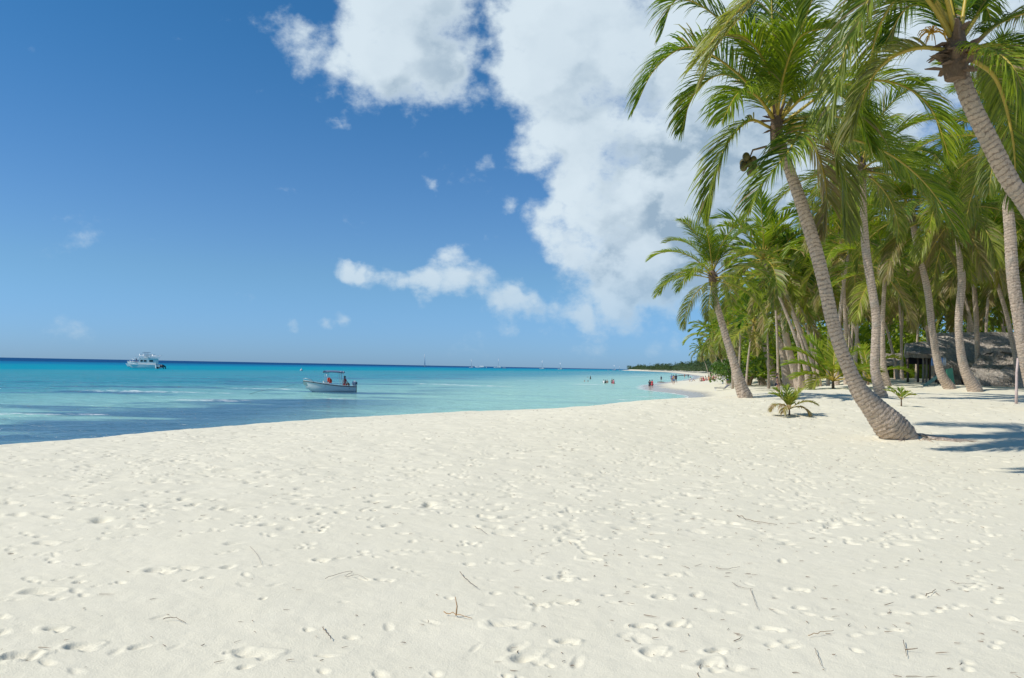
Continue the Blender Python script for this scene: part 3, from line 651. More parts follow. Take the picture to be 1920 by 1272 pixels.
c = N.mix(N.ss(dep, .12, -.02), c, (.5, .52, .46))
# foam: breaking crests and the swash line
n5 = N.noise(N.vm('MULTIPLY', P_, (.6, 1.6, 1)), 1.3, 5, .7)
swash = N.math('MULTIPLY', N.ss(N.math('ADD', dep, N.math('MULTIPLY', N.math('SUBTRACT', N.noise(P_, .35, 3), .5), .25)), .13, .02), N.ss(n5, .48, .58))
foam = N.math('MULTIPLY', swash, .9)
for px, py, lx, ly in [(25, 776, 3.4, 1.0), (395, 751, 3.8, 3.2), (885, 723.5, 7.5, 3), (985, 713.5, 3.2, 3.5), (1100, 721, 4, 4), (1240, 711, 6, 5), (300, 735, 9, 3), (830, 721, 6, 2.5), (1160, 713, 3, 3), (1215, 744, 4.0, 1.2), (1262, 738, 5.5, 2.0), (1170, 750, 3, 1), (160, 777, 2.0, .7), (500, 729, 5, 1.6), (1055, 713, 3, 3), (1195, 706, 5, 8), (640, 748, 3, 1)]:
    p = ground(px, py, 0)
    dx = N.math('MULTIPLY', N.math('SUBTRACT', X_, float(p[0])), 1 / lx); dy = N.math('MULTIPLY', N.math('SUBTRACT', N.math('ADD', Y_, N.math('MULTIPLY', N.math('SUBTRACT', nC_, .5), 2.2)), float(p[1])), 1 / ly)
    r2_ = N.math('ADD', N.math('MULTIPLY', dx, dx), N.math('MULTIPLY', dy, dy))
    k = N.math('MULTIPLY', N.ss(r2_, 1, .1), N.ss(n5, .47, .60)); foam = N.math('MAXIMUM', foam, k)
caps = N.math('MULTIPLY', N.ss(N.noise(N.vm('MULTIPLY', P_, (.5, 1, 1)), .16, 5, .75), .735, .77), N.ss(u, 100, 400)); foam = N.math('MAXIMUM', foam, N.math('MULTIPLY', caps, .6))
c = N.mix(foam, c, (.82, .84, .83))
N.l(c, b.inputs['Base Color']); b.inputs['IOR'].default_value = 1.33; b.inputs['Specular IOR Level'].default_value = .5
N.l(N.ss(foam, 0, 1, .13, .9), b.inputs['Roughness'])
w1 = N.noise(N.vm('MULTIPLY', P_, (.45, 1, 1)), 1.1, 4, .62, dist=.3); w2 = N.noise(N.vm('MULTIPLY', P_, (.3, 1, 1)), .22, 4, .6); w3 = N.noise(P_, 6, 3, .6)
N.l(N.bump(N.math('ADD', N.math('ADD', w1, N.math('MULTIPLY', w2, 2.6)), N.math('MULTIPLY', w3, .12)), 1., .75), b.inputs['Normal'])
df = N.n('ShaderNodeBsdfDiffuse'); N.l(c, df.inputs[0]); ms = N.n('ShaderNodeMixShader'); N.l(N.ss(u, 40, 220, .72, .15), ms.inputs[0])
N.l(df.outputs[0], ms.inputs[1]); N.l(b.outputs[0], ms.inputs[2]); N.l(ms.outputs[0], out.inputs[0])
me.materials.append(m); me.validate()
tag(link('sea_water', me), kind='structure')
# ================================================================ ROCKS
ROCK = plain('dark_rock', (.13, .115, .09), .8, .4, 1.5, bump=.5)
def ledge(p0, p1, w, h, label, seed):
    r = random.Random(seed); a = ground(*p0, 0.0); b = ground(*p1, 0.0); n = 40; V = []; Fc = []
    d = (b - a); L = np.linalg.norm(d); s = np.array([-d[1], d[0], 0]) / L
    for i in range(n):
        q = i / (n - 1); e = math.sin(math.pi * q) ** .4 + .02; c = a + d * q - a
        hh = h * e * r.uniform(.5, 1.2); ww = w * e * r.uniform(.6, 1.2)
        V += [c - s * ww + (0, 0, -.3), c - s * ww * .7 + (0, 0, hh * .8), c + s * r.uniform(-.2, .2) * ww + (0, 0, hh), c + s * ww * .7 + (0, 0, hh * .75), c + s * ww + (0, 0, -.3)]
    for i in range(n - 1):
        for k in range(4): Fc.append((i * 5 + k, i * 5 + k + 1, (i + 1) * 5 + k + 1, (i + 1) * 5 + k))
    mb = MB(); mb.add(V, Fc); o = mb.build('rock_ledge', ROCK, None, a, smooth=False); tag(o, label, 'rocks')
ledge((1232, 697.2), (1306, 696.8), 9, 1.3, 'long low dark rock shelf far off in front of the headland wood', 1)
ledge((1254, 706.5), (1308, 702.5), 1.2, .28, 'low dark rocks running out from the beach behind the standing bathers', 2)
ledge((1234, 717), (1247, 718.5), .8, .22, 'small dark rock awash by the swash line near the paddling couple', 3)
# ================================================================ LITTER
TWIG = plain('dry_twig', (.20, .135, .085), .9, .35, 30); TWIGO = plain('orange_twig', (.42, .25, .12), .9, .3, 30)
def zfine(x, y):
    r = math.hypot(x, y); th = math.atan2(x, y); return float(GZ[min(np.searchsorted(RR, r), len(RR) - 1), min(np.searchsorted(TH, th), len(TH) - 1)])
def twig(pl, r, label, mat=None, lift=.012, name='twig', branch=None):
    P = [ground(*p) for p in pl]; P = np.array([(p[0], p[1], zfine(p[0], p[1]) + lift) for p in P])
    if len(P) > 2: P = catmull(P, 4)
    c = P[0].copy(); mb = MB(); n = len(P); rg_ = random.Random(int(pl[0][0]))
    mb.tube([p - c + np.array([rg_.gauss(0, r * .4), rg_.gauss(0, r * .4), abs(rg_.gauss(0, r))]) for p in P], [r * .45 * (1 - .5 * i / n) for i in range(n)], 5)
    if branch is not None:
        q = P[n // 2] - c; mb.tube([q, q + np.array(branch) * .5 + (.01, 0, 0), q + np.array(branch)], [r * .7, r * .5, r * .3], 4)
    o = mb.build(name, mat or TWIG, None, c); tag(o, label, 'twig' if name == 'twig' else 'vine', 'twigs and stalks washed over the sand')
twig([(1381, 968), (1405, 977), (1457, 986)], .010, 'long curved dry stalk lying alone at the right of the open sand')
twig([(863, 1078), (880, 1094), (895, 1108)], .006, 'dark thin twig slanting down in the middle foreground')
twig([(832, 1155), (855, 1159), (885, 1165)], .008, 'orange-brown broken stick with an upright twig, low in the middle foreground', TWIGO, branch=(-.01, .02, .12))
twig([(890, 990), (903, 996), (914, 1005)], .005, 'short twig above the slanting dark one in the middle')
twig([(1343, 1067), (1360, 1070), (1387, 1065)], .005, 'small forked twig below the long curved stalk')
twig([(1373, 1097), (1390, 1105), (1412, 1107)], .004, 'thin hooked stalk whose end meets a straight one right of centre')
twig([(1407, 1108), (1413, 1125), (1420, 1147)], .004, 'thin straight stalk pointing towards the viewer, right of centre')
twig([(1515, 1196), (1538, 1193), (1562, 1187)], .006, 'reddish twig lying level near the bottom right', TWIGO)
twig([(1528, 1220), (1535, 1240), (1542, 1257)], .004, 'thin bent stalk below the reddish twig at the bottom')
twig([(305, 1165), (325, 1163), (347, 1170)], .006, 'brown curved twig low at the left')
twig([(604, 1178), (612, 1188), (621, 1201)], .007, 'short dark twig stuck in a footprint at the bottom left of centre')
twig([(468, 1028), (482, 1042), (491, 1063)], .003, 'hair-thin stalk in the left middle of the sand')
twig([(610, 1090), (635, 1080), (660, 1076), (645, 1086), (670, 1083), (690, 1090)], .004, 'tangled loop of dry vine left of centre', name='vine_stem')
twig([(1735, 1120), (1744, 1114), (1754, 1109)], .008, 'short dark red twig at the right of the foreground')
twig([(1693, 1206), (1698, 1222), (1699, 1236)], .005, 'upright-looking thin stalk near the bottom right corner', branch=(.06, -.03, .02))
twig([(1782, 1092), (1800, 1098), (1830, 1096)], .004, 'pale thin stalk lying level near the right edge')
lb = MB(); r5 = random.Random(12)
for i in range(1500):
    Y = 3.4 + 30 * r5.random() ** 1.25; X = (r5.uniform(-.68, .66) if r5.random() < .5 else r5.uniform(0, .66)) * Y
    z = zfine(X, Y); 
    if z < .9: continue
    a = r5.uniform(0, 6.28) if r5.random() < .5 else r5.gauss(0, .4); L = r5.uniform(.01, .05) * (1 + Y * .03) * (2.2 if r5.random() < .08 else 1); w = r5.uniform(.0009, .0022) * (1 + Y * .05); d = np.array([math.cos(a), math.sin(a), r5.uniform(-.1, .25)]); s = np.array([-d[1], d[0], 0]) * w
    p = np.array([X, Y, z + .006]); k = p + d * L * .5 + s * r5.uniform(-4, 4)
    lb.add([p - s, p + s, k + s, k - s, p + d * L, k + np.array([0, 0, w * 1.5]), p + np.array([0, 0, w * 1.5])], [(0, 1, 2, 3), (3, 2, 4), (0, 3, 5, 6), (6, 5, 2, 1), (5, 4, 2), (3, 4, 5)])
tag(lb.build('leaf_litter', TWIG, smooth=False), 'scattered tiny twigs and leaf scraps strewn over the sand', 'litter', kind='stuff')
# ================================================================ HUTS
m, nt, b, out = new_mat('palm_thatch'); N = NT(nt); o_ = N.obj()
f1 = N.noise(N.vm('MULTIPLY', o_, (1, 1, .5)), 9, 5, .75); f2 = N.noise(o_, 1.2, 3)
N.l(N.mix(N.ss(f1, .3, .7), N.mix(f2, (.20, .165, .13), (.27, .23, .19)), N.mix(f2, (.55, .49, .41), (.66, .60, .52))), b.inputs['Base Color']); b.inputs['Roughness'].default_value = .95
N.l(N.bump(f1, .9, .05), b.inputs['Normal']); THATCH = m
POST = plain('pale_wood_post', (.42, .35, .29), .85, .3, 9, bump=.3); DPOST = plain('dark_wood_post', (.13, .09, .065), .85, .3, 9, bump=.3)
def thatch(root, top, bot, name, seed, sag=.12, nst=1400, fringe=True):
    r = random.Random(seed); O = np.array(root.location)
    Tp, Bt = resample([at(*t) - O for t in top], 30)[0], resample([at(*t) - O for t in bot], 30)[0]
    mb = MB(); V = []; Fc = []; nj = 14
    nrm = np.cross(Tp[-1] - Tp[0], Bt[0] - Tp[0]); nrm /= np.linalg.norm(nrm); nrm = nrm if nrm[1] < 0 else -nrm
    def P(i, j, k=0):
        q = j / (nj - 1); return Tp[i] * (1 - q) + Bt[i] * q + nrm * (sag * math.sin(math.pi * q) * -1 + .09 * float(vnoise(np.array([i * .7]), np.array([j * .9]), seed)[0]) - k)
    for i in range(30):
        for j in range(nj): V.append(P(i, j))
    n0 = len(V)
    for i in range(30):
        for j in range(nj): V.append(P(i, j, .28))
    for i in range(29):
        for j in range(nj - 1):
            a = i * nj + j; Fc.append((a, a + 1, a + nj + 1, a + nj)); Fc.append((n0 + a, n0 + a + nj, n0 + a + nj + 1, n0 + a + 1))
        Fc += [(i * nj, (i + 1) * nj, n0 + (i + 1) * nj, n0 + i * nj), (i * nj + nj - 1, n0 + i * nj + nj - 1, n0 + (i + 1) * nj + nj - 1, (i + 1) * nj + nj - 1)]
    for i in (0, 29):
        for j in range(nj - 1): Fc.append((i * nj + j, n0 + i * nj + j, n0 + i * nj + j + 1, i * nj + j + 1))
    mb.add(V, Fc)
    for k in range(nst):
        i = r.uniform(0, 28.9); j = r.uniform(0, nj - 1.01) if not (fringe and k % 3 == 0) else nj - 1.2
        p = P(int(i), int(j)) * (1 - (i % 1)) + P(int(i) + 1, int(j)) * (i % 1) + nrm * .02
        dn = Bt[int(i)] - Tp[int(i)]; dn /= np.linalg.norm(dn); sd = (Tp[int(i) + 1] - Tp[int(i)]); sd /= np.linalg.norm(sd)
        d = dn + sd * r.gauss(0, .45) + nrm * r.uniform(-.05, .35); d /= np.linalg.norm(d); L = r.uniform(.15, .5); w = sd * r.uniform(.008, .022)
        e = p + d * L + np.array([0, 0, -.25 * L * r.random()]); mb.add([p - w, p + w, e + w * .5, e - w * .5, (p + e) / 2 + nrm * .015], [(0, 1, 4), (1, 2, 4), (2, 3, 4), (3, 0, 4)])
    return mb.build(name, THATCH, root, smooth=False)
def post(root, px, y0, y1, Y, r=.06, name='post', mat=None, lean=0):
    O = np.array(root.location); a = at(px, y0, Y); a[2] = gz(a[0], a[1]) - .2; b_ = at(px + lean, y1, Y); mb = MB(); mb.tube([a - O, (a + b_) / 2 - O + np.array([.02, 0, 0]), b_ - O], [r * 1.1, r, r * .9], 8); mb.build(name, mat or DPOST, root)
def hut_root(px, Y, label):
    X = (px - 960) / F * Y; return empty('thatched_hut', (X, Y, gz(X, Y)), label, 'hut')
h1 = hut_root(1850, 53, 'large sagging grey thatched hut behind the curving palms, topmost roof')
thatch(h1, [(1752, 632, 55), (1800, 629, 55), (1850, 631, 55), (1905, 630, 55), (1975, 633, 55)], [(1757, 677, 51), (1800, 686, 51), (1842, 699, 51), (1905, 702, 51), (1975, 706, 51)], 'roof', 1)
thatch(h1, [(1756, 632, 55.2), (1850, 630, 55.2), (1975, 633, 55.2)], [(1760, 676, 59), (1850, 690, 59), (1975, 700, 59)], 'back_roof', 2, nst=200)
thatch(h1, [(1763, 684, 50.8), (1785, 681, 50.8), (1806, 690, 50.8)], [(1775, 708, 50.2), (1790, 712, 50.2), (1800, 716, 50.2)], 'porch_flap', 7, nst=400)
for px in (1760, 1803, 1806, 1850, 1900, 1950): post(h1, px, 722, 688, 51.4, .09)
h2 = hut_root(1885, 48, 'lower thatched hut in front of the large one, with a small peak on its ridge')
thatch(h2, [(1836, 668, 49.5), (1856, 664, 49.5), (1871, 659, 49.5), (1888, 665, 49.5), (1975, 668, 49.5)], [(1815, 694, 47), (1845, 697, 47), (1878, 690, 47), (1905, 685, 47), (1975, 680, 47)], 'roof', 3)
thatch(h2, [(1838, 668, 49.7), (1871, 660, 49.7), (1975, 668, 49.7)], [(1838, 690, 52), (1871, 690, 52), (1975, 690, 52)], 'back_roof', 6, nst=100)
thatch(h2, [(1822, 695, 46.9), (1860, 694, 46.9), (1905, 691, 46.9), (1975, 688, 46.9)], [(1842, 727, 46.3), (1870, 730, 46.3), (1905, 730, 46.3), (1975, 731, 46.3)], 'wall', 4, sag=-.15, fringe=True)
h3 = hut_root(1730, 57, 'small open hut with a dark shaded underside left of the large thatched hut')
thatch(h3, [(1699, 651, 58), (1716, 645, 58), (1738, 645, 58), (1757, 646, 58)], [(1697, 663, 55.5), (1716, 664, 55.5), (1740, 665, 55.5), (1760, 667, 55.5)], 'roof', 5, nst=500)
thatch(h3, [(1699, 651, 58.2), (1757, 646, 58.2)], [(1697, 672, 61), (1760, 676, 61)], 'back_roof', 8, nst=60)
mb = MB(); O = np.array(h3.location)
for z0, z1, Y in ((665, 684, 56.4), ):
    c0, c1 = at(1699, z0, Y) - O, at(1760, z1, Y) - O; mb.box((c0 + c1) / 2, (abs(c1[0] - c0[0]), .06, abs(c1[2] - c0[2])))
mb.build('shade_cloth', plain('dark_shade_cloth', (.035, .035, .045), .9), h3, smooth=False)  # near-black sheet added as painted shade under the open roof
for px in (1702, 1721, 1731, 1737, 1743, 1755): post(h3, px, 712, 666, 56, .08, mat=POST if px in (1731, 1737) else DPOST)
h4 = hut_root(1655, 78, 'far low thatched shelter seen between the trunks left of the open hut')
thatch(h4, [(1620, 669, 80), (1690, 668, 80)], [(1616, 680, 77), (1695, 681, 77)], 'roof', 9, nst=300)
thatch(h4, [(1620, 669, 80.2), (1690, 668, 80.2)], [(1618, 680, 83), (1692, 681, 83)], 'back_roof', 10, nst=50)
for px in (1622, 1640, 1665, 1688): post(h4, px, 704, 680, 78, .09)
# things about the huts
BLUE = plain('blue_white_cloth', (.25, .42, .72), .8, .3, 3); WHT = plain('white_cloth', (.75, .77, .8), .8, .1, 3)
for px, lab, mt_ in ((1765, 'blue towel hanging under the eave left of two', BLUE), (1771, 'pale blue towel hanging under the eave right of the blue one', WHT), (1749, 'faded blue cloth hanging beside the slender palm', BLUE)):
    mb = MB(); O = at(px, 671, 50.2)
    for k in range(4): mb.tube([((k - 1.5) * .045, .02 * math.sin(k * 2), 0), ((k - 1.5) * .05, .03 * math.sin(k), -.25), ((k - 1.5) * .05, .02, -.5)], [.02, .034, .03], 6)
    tag(mb.build('towel', mt_, None, O), lab, 'towel')
p = ground(1746, 724); mb = MB(); mb.box((0, 0, .25), (.16, .05, .95), ry=.9); mb.box((-.1, .1, .06), (.8, .12, .05), rz=.2)
tag(mb.build('plank', plain('teal_plank', (.09, .2, .2), .7, .2, 5), None, p, smooth=False), 'teal plank leaning at the foot of the slender palm', 'plank')
p = ground(1782, 726); mb = MB(); mb.box((0, 0, .45), (.38, .06, .95), ry=-.18, rz=.3); mb.box((0, -.05, .45), (.3, .04, .05), ry=-.18, rz=.3)
tag(mb.build('green_panel', plain('green_board', (.07, .28, .17), .6, .2, 5), None, p, smooth=False), 'upright green board standing behind the palm that leans left before the hut', 'board')
p = ground(1905, 758); mb = MB(); mb.tube([(0, 0, -.2), (.02, 0, .5), (.03, 0, 1.1), (.07, 0, 1.62)], [.05, .045, .042, .035], 10)
tag(mb.build('wooden_post', plain('pinkish_post', (.5, .4, .37), .8, .25, 12, bump=.3), None, p), 'thin pale wooden post standing in the sand by the right edge', 'post')
p = ground(1404, 712); mb = MB(); mb.tube([(-.1, 0, -.3), (.25, 0, 1.4), (.5, 0, 3.1)], [.06, .055, .05], 8)
tag(mb.build('wooden_pole', plain('whitish_pole', (.6, .58, .54), .7), None, p), 'thin whitish pole leaning right behind the foot of the sea-side palm', 'pole')
p = ground(1362, 706); p = np.array([(1362 - 960) / F * 120, 120, 0]); p[2] = gz(p[0], p[1]); W_ = plain('white_paint_wood', (.75, .76, .76), .5, .05)
fr_ = empty('lifeguard_frame', p, 'white painted wooden frame standing behind the sunbathers', 'frame')
for x in (-.45, .45): mb = MB(); mb.box((x, 0, 1.0), (.14, .14, 2.2)); mb.build('post', W_, fr_, smooth=False)
mb = MB(); mb.box((0, 0, 2.17), (1.2, .16, .14)); mb.build('crossbar', W_, fr_, smooth=False); mb = MB(); mb.box((0, 0, 1.0), (.76, .1, .1)); mb.build('rail', W_, fr_, smooth=False)
LG = plain('lounger_fabric', (.10, .10, .13), .8)
for i, px in enumerate((1351, 1372, 1379)):
    Y = 100 + i * 4; X = (px - 960) / F * Y; lo = empty('sun_lounger', (X, Y, gz(X, Y)), ['dark sun lounger leftmost in front of the white frame', 'dark sun lounger just right of the white frame', 'dark sun lounger nearest the sea-side palm trunk'][i], 'sun lounger', 'sun loungers under the trees')
    mb = MB(); mb.box((0, 0, .32), (1.3, .6, .08)); mb.build('seat', LG, lo, smooth=False); mb = MB(); mb.box((.85, 0, .52), (.65, .6, .07), ry=-.7); mb.build('backrest', LG, lo, smooth=False)
    for x in (-.55, .55):
        for y in (-.25, .25): mb = MB(); mb.box((x, y, .13), (.05, .05, .34)); mb.build('leg', W_, lo, smooth=False)
# ================================================================ PEOPLE
def skinned(J, E, name, mat, sub=1):
    me = bpy.data.meshes.new('tmp'); names = list(J); me.from_pydata([J[k][0] for k in names], [(names.index(a), names.index(b_)) for a, b_ in E], [])
    o = bpy.data.objects.new('tmp', me); COL.objects.link(o); md = o.modifiers.new('s', 'SKIN'); md.use_smooth_shade = True
    for i, k in enumerate(names):
        sv = me.skin_vertices[0].data[i]; r = J[k][1]; sv.radius = r if hasattr(r, '__len__') else (r, r); sv.use_root = (i == 0)
    o.modifiers.new('u', 'SUBSURF').levels = sub
    dg = bpy.context.evaluated_depsgraph_get(); m2 = bpy.data.meshes.new_from_object(o.evaluated_get(dg)); m2.name = name
    bpy.data.objects.remove(o); m2.materials.clear(); m2.materials.append(mat); return m2
SKIN = plain('skin', (.42, .24, .16), .55, .08); SKIND = plain('dark_skin', (.16, .085, .05), .55, .08)
CL = {k: plain(k + '_cloth', c, .8, .1) for k, c in dict(black=(.015, .017, .03), red=(.5, .03, .05), blue=(.06, .12, .3), white=(.75, .75, .75), green=(.05, .2, .1), orange=(.6, .16, .04), navy=(.03, .04, .09), pink=(.5, .15, .2)).items()}
HAIR = plain('dark_hair', (.025, .018, .014), .6); HAIRB = plain('light_hair', (.35, .25, .12), .6)
def skel(pose):
    J = dict(pelvis=((0, 0, .93), (.15, .11)), waist=((0, 0, 1.08), (.13, .095)), chest=((0, 0, 1.30), (.16, .11)), neck0=((0, .01, 1.45), .07), neck=((0, .0, 1.52), .05), head=((0, -.02, 1.60), (.075, .09)), crown=((0, -.01, 1.69), (.065, .075)))
    H = {}
    for s, n in ((1, 'L'), (-1, 'R')):
        J['sh' + n] = ((.17 * s, .01, 1.42), .055); J['up' + n] = ((.21 * s, .01, 1.28), .048); J['el' + n] = ((.25 * s, .02, 1.12), .038); J['wr' + n] = ((.27 * s, -.06, .88), .026); J['pa' + n] = ((.27 * s, -.09, .80), (.035, .02))
        J['hp' + n] = ((.09 * s, 0, .88), .09); J['th' + n] = ((.10 * s, 0, .70), .078); J['kn' + n] = ((.10 * s, -.01, .49), .055); J['cf' + n] = ((.10 * s, .01, .35), .055); J['an' + n] = ((.10 * s, .02, .08), .035); J['to' + n] = ((.11 * s, -.14, .03), .032)
    def setp(k, p): J[k] = (p, J[k][1])
    def arm(n, el, wr):
        s = 1 if n == 'L' else -1; sh = np.array(J['sh' + n][0]); el = np.array(el, float); wr = np.array(wr, float)
        setp('up' + n, tuple(sh * .5 + el * .5)); setp('el' + n, tuple(el)); setp('wr' + n, tuple(wr)); d = wr - el; d /= np.linalg.norm(d); setp('pa' + n, tuple(wr + d * .08))
    def leg(n, kn, an, toe):
        h = np.array(J['hp' + n][0]); kn = np.array(kn, float); an = np.array(an, float); setp('th' + n, tuple(h * .45 + kn * .55)); setp('kn' + n, tuple(kn)); setp('cf' + n, tuple(kn * .62 + an * .38)); setp('an' + n, tuple(an)); setp('to' + n, tuple(an + np.array(toe)))
    if pose == 'photo':
        for s, n in ((1, 'L'), (-1, 'R')): arm(n, (.26 * s, -.17, 1.22), (.10 * s, -.30, 1.47))
    if pose == 'walk':
        leg('L', (.1, -.2, .52), (.1, -.26, .1), (0, -.15, -.02)); leg('R', (-.1, .04, .48), (-.1, .32, .16), (0, -.13, -.09)); arm('L', (.25, .12, 1.14), (.25, .14, .9)); arm('R', (-.25, -.08, 1.13), (-.24, -.24, .93))
    if pose == 'hips':
        for s, n in ((1, 'L'), (-1, 'R')): arm(n, (.38 * s, .06, 1.16), (.19 * s, -.05, 1.0))
    if pose in ('sit', 'seat'):
        dz = -.80 if pose == 'sit' else -.45
        for k in J: setp(k, (J[k][0][0], J[k][0][1] + ((J[k][0][2] - .93) * .35 if pose == 'sit' and J[k][0][2] > .93 else 0), J[k][0][2] + dz))
        for s, n in ((1, 'L'), (-1, 'R')):
            if pose == 'sit': leg(n, (.13 * s, -.4, .42), (.13 * s, -.66, .08), (0, -.14, -.03)); arm(n, (.27 * s, .3, .32), (.28 * s, .38, .08))
            else: leg(n, (.13 * s, -.42, .50), (.13 * s, -.44, .08), (0, -.15, -.03)); arm(n, (.25 * s, -.1, .72), (.16 * s, -.32, .58))
    E = [('pelvis', 'waist'), ('waist', 'chest'), ('chest', 'neck0'), ('neck0', 'neck'), ('neck', 'head'), ('head', 'crown')]
    for s, n in ((1, 'L'), (-1, 'R')):
        E += [('chest', 'sh' + n), ('sh' + n, 'up' + n), ('up' + n, 'el' + n), ('el' + n, 'wr' + n), ('wr' + n, 'pa' + n), ('pelvis', 'hp' + n), ('hp' + n, 'th' + n), ('th' + n, 'kn' + n), ('kn' + n, 'cf' + n), ('cf' + n, 'an' + n), ('an' + n, 'to' + n)]
        w = np.array(J['wr' + n][0]); p = np.array(J['pa' + n][0]); d = (p - w) / np.linalg.norm(p - w); sx = np.cross(d, (s * 1., 0, 0)); sx = sx / (np.linalg.norm(sx) + 1e-6) if np.linalg.norm(sx) > .2 else np.array([0, 1., 0])
        for f in range(4):
            L = (.065, .075, .07, .055)[f]; q = p + sx * (f - 1.5) * .019 + d * .015; a1 = q + d * L * .55; a2 = a1 + d * L * .4 + np.array([-s * .014, 0, 0])
            J[f'f{f}a{n}'] = (tuple(q), .009); J[f'f{f}b{n}'] = (tuple(a1), .008); J[f'f{f}c{n}'] = (tuple(a2), .007); E += [('pa' + n, f'f{f}a{n}'), (f'f{f}a{n}', f'f{f}b{n}'), (f'f{f}b{n}', f'f{f}c{n}')]
        q = w * .6 + p * .4 - sx * .036; J['ta' + n] = (tuple(q), .010); J['tb' + n] = (tuple(q - sx * .02 + d * .035), .008); E += [('wr' + n, 'ta' + n), ('ta' + n, 'tb' + n)]
    return J, E
BODY = {}
def body_parts(pose):
    if pose in BODY: return BODY[pose]
    J, E = skel(pose); bm = skinned(J, E, 'body', SKIN)
    def sub(keys, k, name):
        J2 = {a: (J[a][0], tuple(q * k + .008 for q in (J[a][1] if hasattr(J[a][1], '__len__') else (J[a][1],) * 2))) for a in keys}
        return skinned(J2, [e for e in E if e[0] in J2 and e[1] in J2], name, CL['black'])
    shorts = sub(['pelvis', 'hpL', 'hpR', 'thL', 'thR'], 1.12, 'shorts'); shirt = sub(['waist', 'pelvis', 'chest', 'neck0', 'shL', 'shR', 'upL', 'upR'], 1.1, 'shirt')
    h = np.array(J['head'][0]); mb = MB(); mb.ball(h + np.array([0, .022, .055]), (.088, .098, .085), 10, 7, jit=.08); mb.ball(h + np.array([0, .06, -.02]), (.07, .05, .08), 8, 6)
    hair = mb.mesh('hair', HAIR); mb = MB(); mb.ball(h + np.array([0, -.095, .0]), (.014, .02, .02), 6, 5)
    for s in (-1, 1): mb.ball(h + np.array([s * .08, 0, 0]), (.012, .02, .03), 6, 5); mb.ball(h + np.array([s * .032, -.082, .03]), (.012, .01, .008), 6, 4)
    mb.ball(h + np.array([0, -.086, -.042]), (.026, .008, .007), 6, 4)
    BODY[pose] = (bm, shorts, shirt, hair, mb.mesh('face', SKIN)); return BODY[pose]
def setmat(o, m): o.material_slots[0].link = 'OBJECT'; o.material_slots[0].material = m
def person(loc, rz, pose, label, shorts='blue', shirt=None, hair=HAIR, skin=SKIN, group=None, s=1.):
    bm, sh, st, hr, fc = body_parts(pose); root = empty('person', loc, label, 'person', group); root.rotation_euler = (0, 0, rz); root.scale = (s, s, s)
    setmat(link('body', bm, root), skin); setmat(link('face', fc, root), skin); setmat(link('hair', hr, root), hair)
    if shorts: setmat(link('shorts', sh, root), CL[shorts])
    if shirt: setmat(link('shirt', st, root), CL[shirt])
    return root
def wader(px, py, deep, rz, pose, label, **k):
    """feet rest on the sea bed `deep` below the water line seen at (px, py)"""
    p = ground(px, py, 0.0); return person((p[0], p[1], -deep), rz, pose, label, group='bathers in the shallow water', **k)
wader(1218, 729, .32, 2.6, 'photo', 'person in black shirt and shorts knee-deep with raised arms, nearest of the waders', shorts='black', shirt='black')
wader(1222.5, 727, .35, 2.3, 'stand', 'person in dark red shirt wading beside the one in black', shorts='red', shirt='red', s=.97)
wader(1239.7, 713.5, .45, 3., 'stand', 'lone person in dark swimwear wading behind the nearest pair', shorts='black', shirt='navy')
wader(1107, 711, .8, 1, 'stand', 'dark-haired person standing waist-deep, rearmost left of the bathers', shorts='black', shirt='black')
wader(1102, 708.5, 1.42, 2, 'stand', 'head of a swimmer left of the rearmost standing bather')
wader(1096, 715.5, 1.40, 0, 'stand', 'head of a swimmer furthest left of all bathers', hair=HAIRB)
wader(1102.5, 716, 1.42, 1, 'stand', 'head of a swimmer in front of the rearmost standing bather')
wader(1132, 719, .95, 2, 'hips', 'bather in a white top, left of the trio waist-deep', shirt='white')
wader(1135.5, 719, 1.0, 4, 'stand', 'dark-haired bather next to the one in white, waist-deep', skin=SKIND, shirt='black')
wader(1138.5, 718.5, 1.0, 3, 'stand', 'light-haired bather on the right of the waist-deep trio', hair=HAIRB)
wader(1147.5, 719, .75, .6, 'hips', 'tanned bather standing with hands on hips right of the waist-deep trio', shorts='pink')
wader(1150.5, 719.5, .8, 2.2, 'stand', 'bather in a pink top close beside the one with hands on hips', shorts='red', shirt='pink')
def lander(px, py, rz, pose, label, grp, Y=None, **k):
    p = ground(px, py)
    if Y or p[1] > 400: Y = Y or 200; p = np.array([(px - 960) / F * Y, Y, 0])
    p[2] = max(gz(p[0], p[1]), -.25); return person(p, rz, pose, label, group=grp, **k)
GB = 'people walking along the water line'
lander(1262.8, 722, 2.9, 'walk', 'walker in blue shorts, tallest of the three at the water line', GB, shorts='blue')
lander(1267.3, 719, 3.3, 'walk', 'walker in black just right of the one in blue shorts', GB, shorts='black', shirt='navy', skin=SKIND)
lander(1259.5, 718, 2.5, 'stand', 'walker in grey-blue shirt behind and left of the one in blue shorts', GB, shorts='navy', shirt='blue')
lander(1283.5, 709.5, 3., 'stand', 'person in red shorts standing farther up the shore, left of two', GB, shorts='red')
lander(1290.3, 710, .2, 'hips', 'person in dark top standing farther up the shore, right of two', GB, shorts='black', shirt='navy')
lander(1296.5, 715.5, 1.2, 'sit', 'person in white sitting at the edge of the wet sand', GB, shirt='white', shorts='white')
GS = 'sunbathers sitting together on the dry sand'
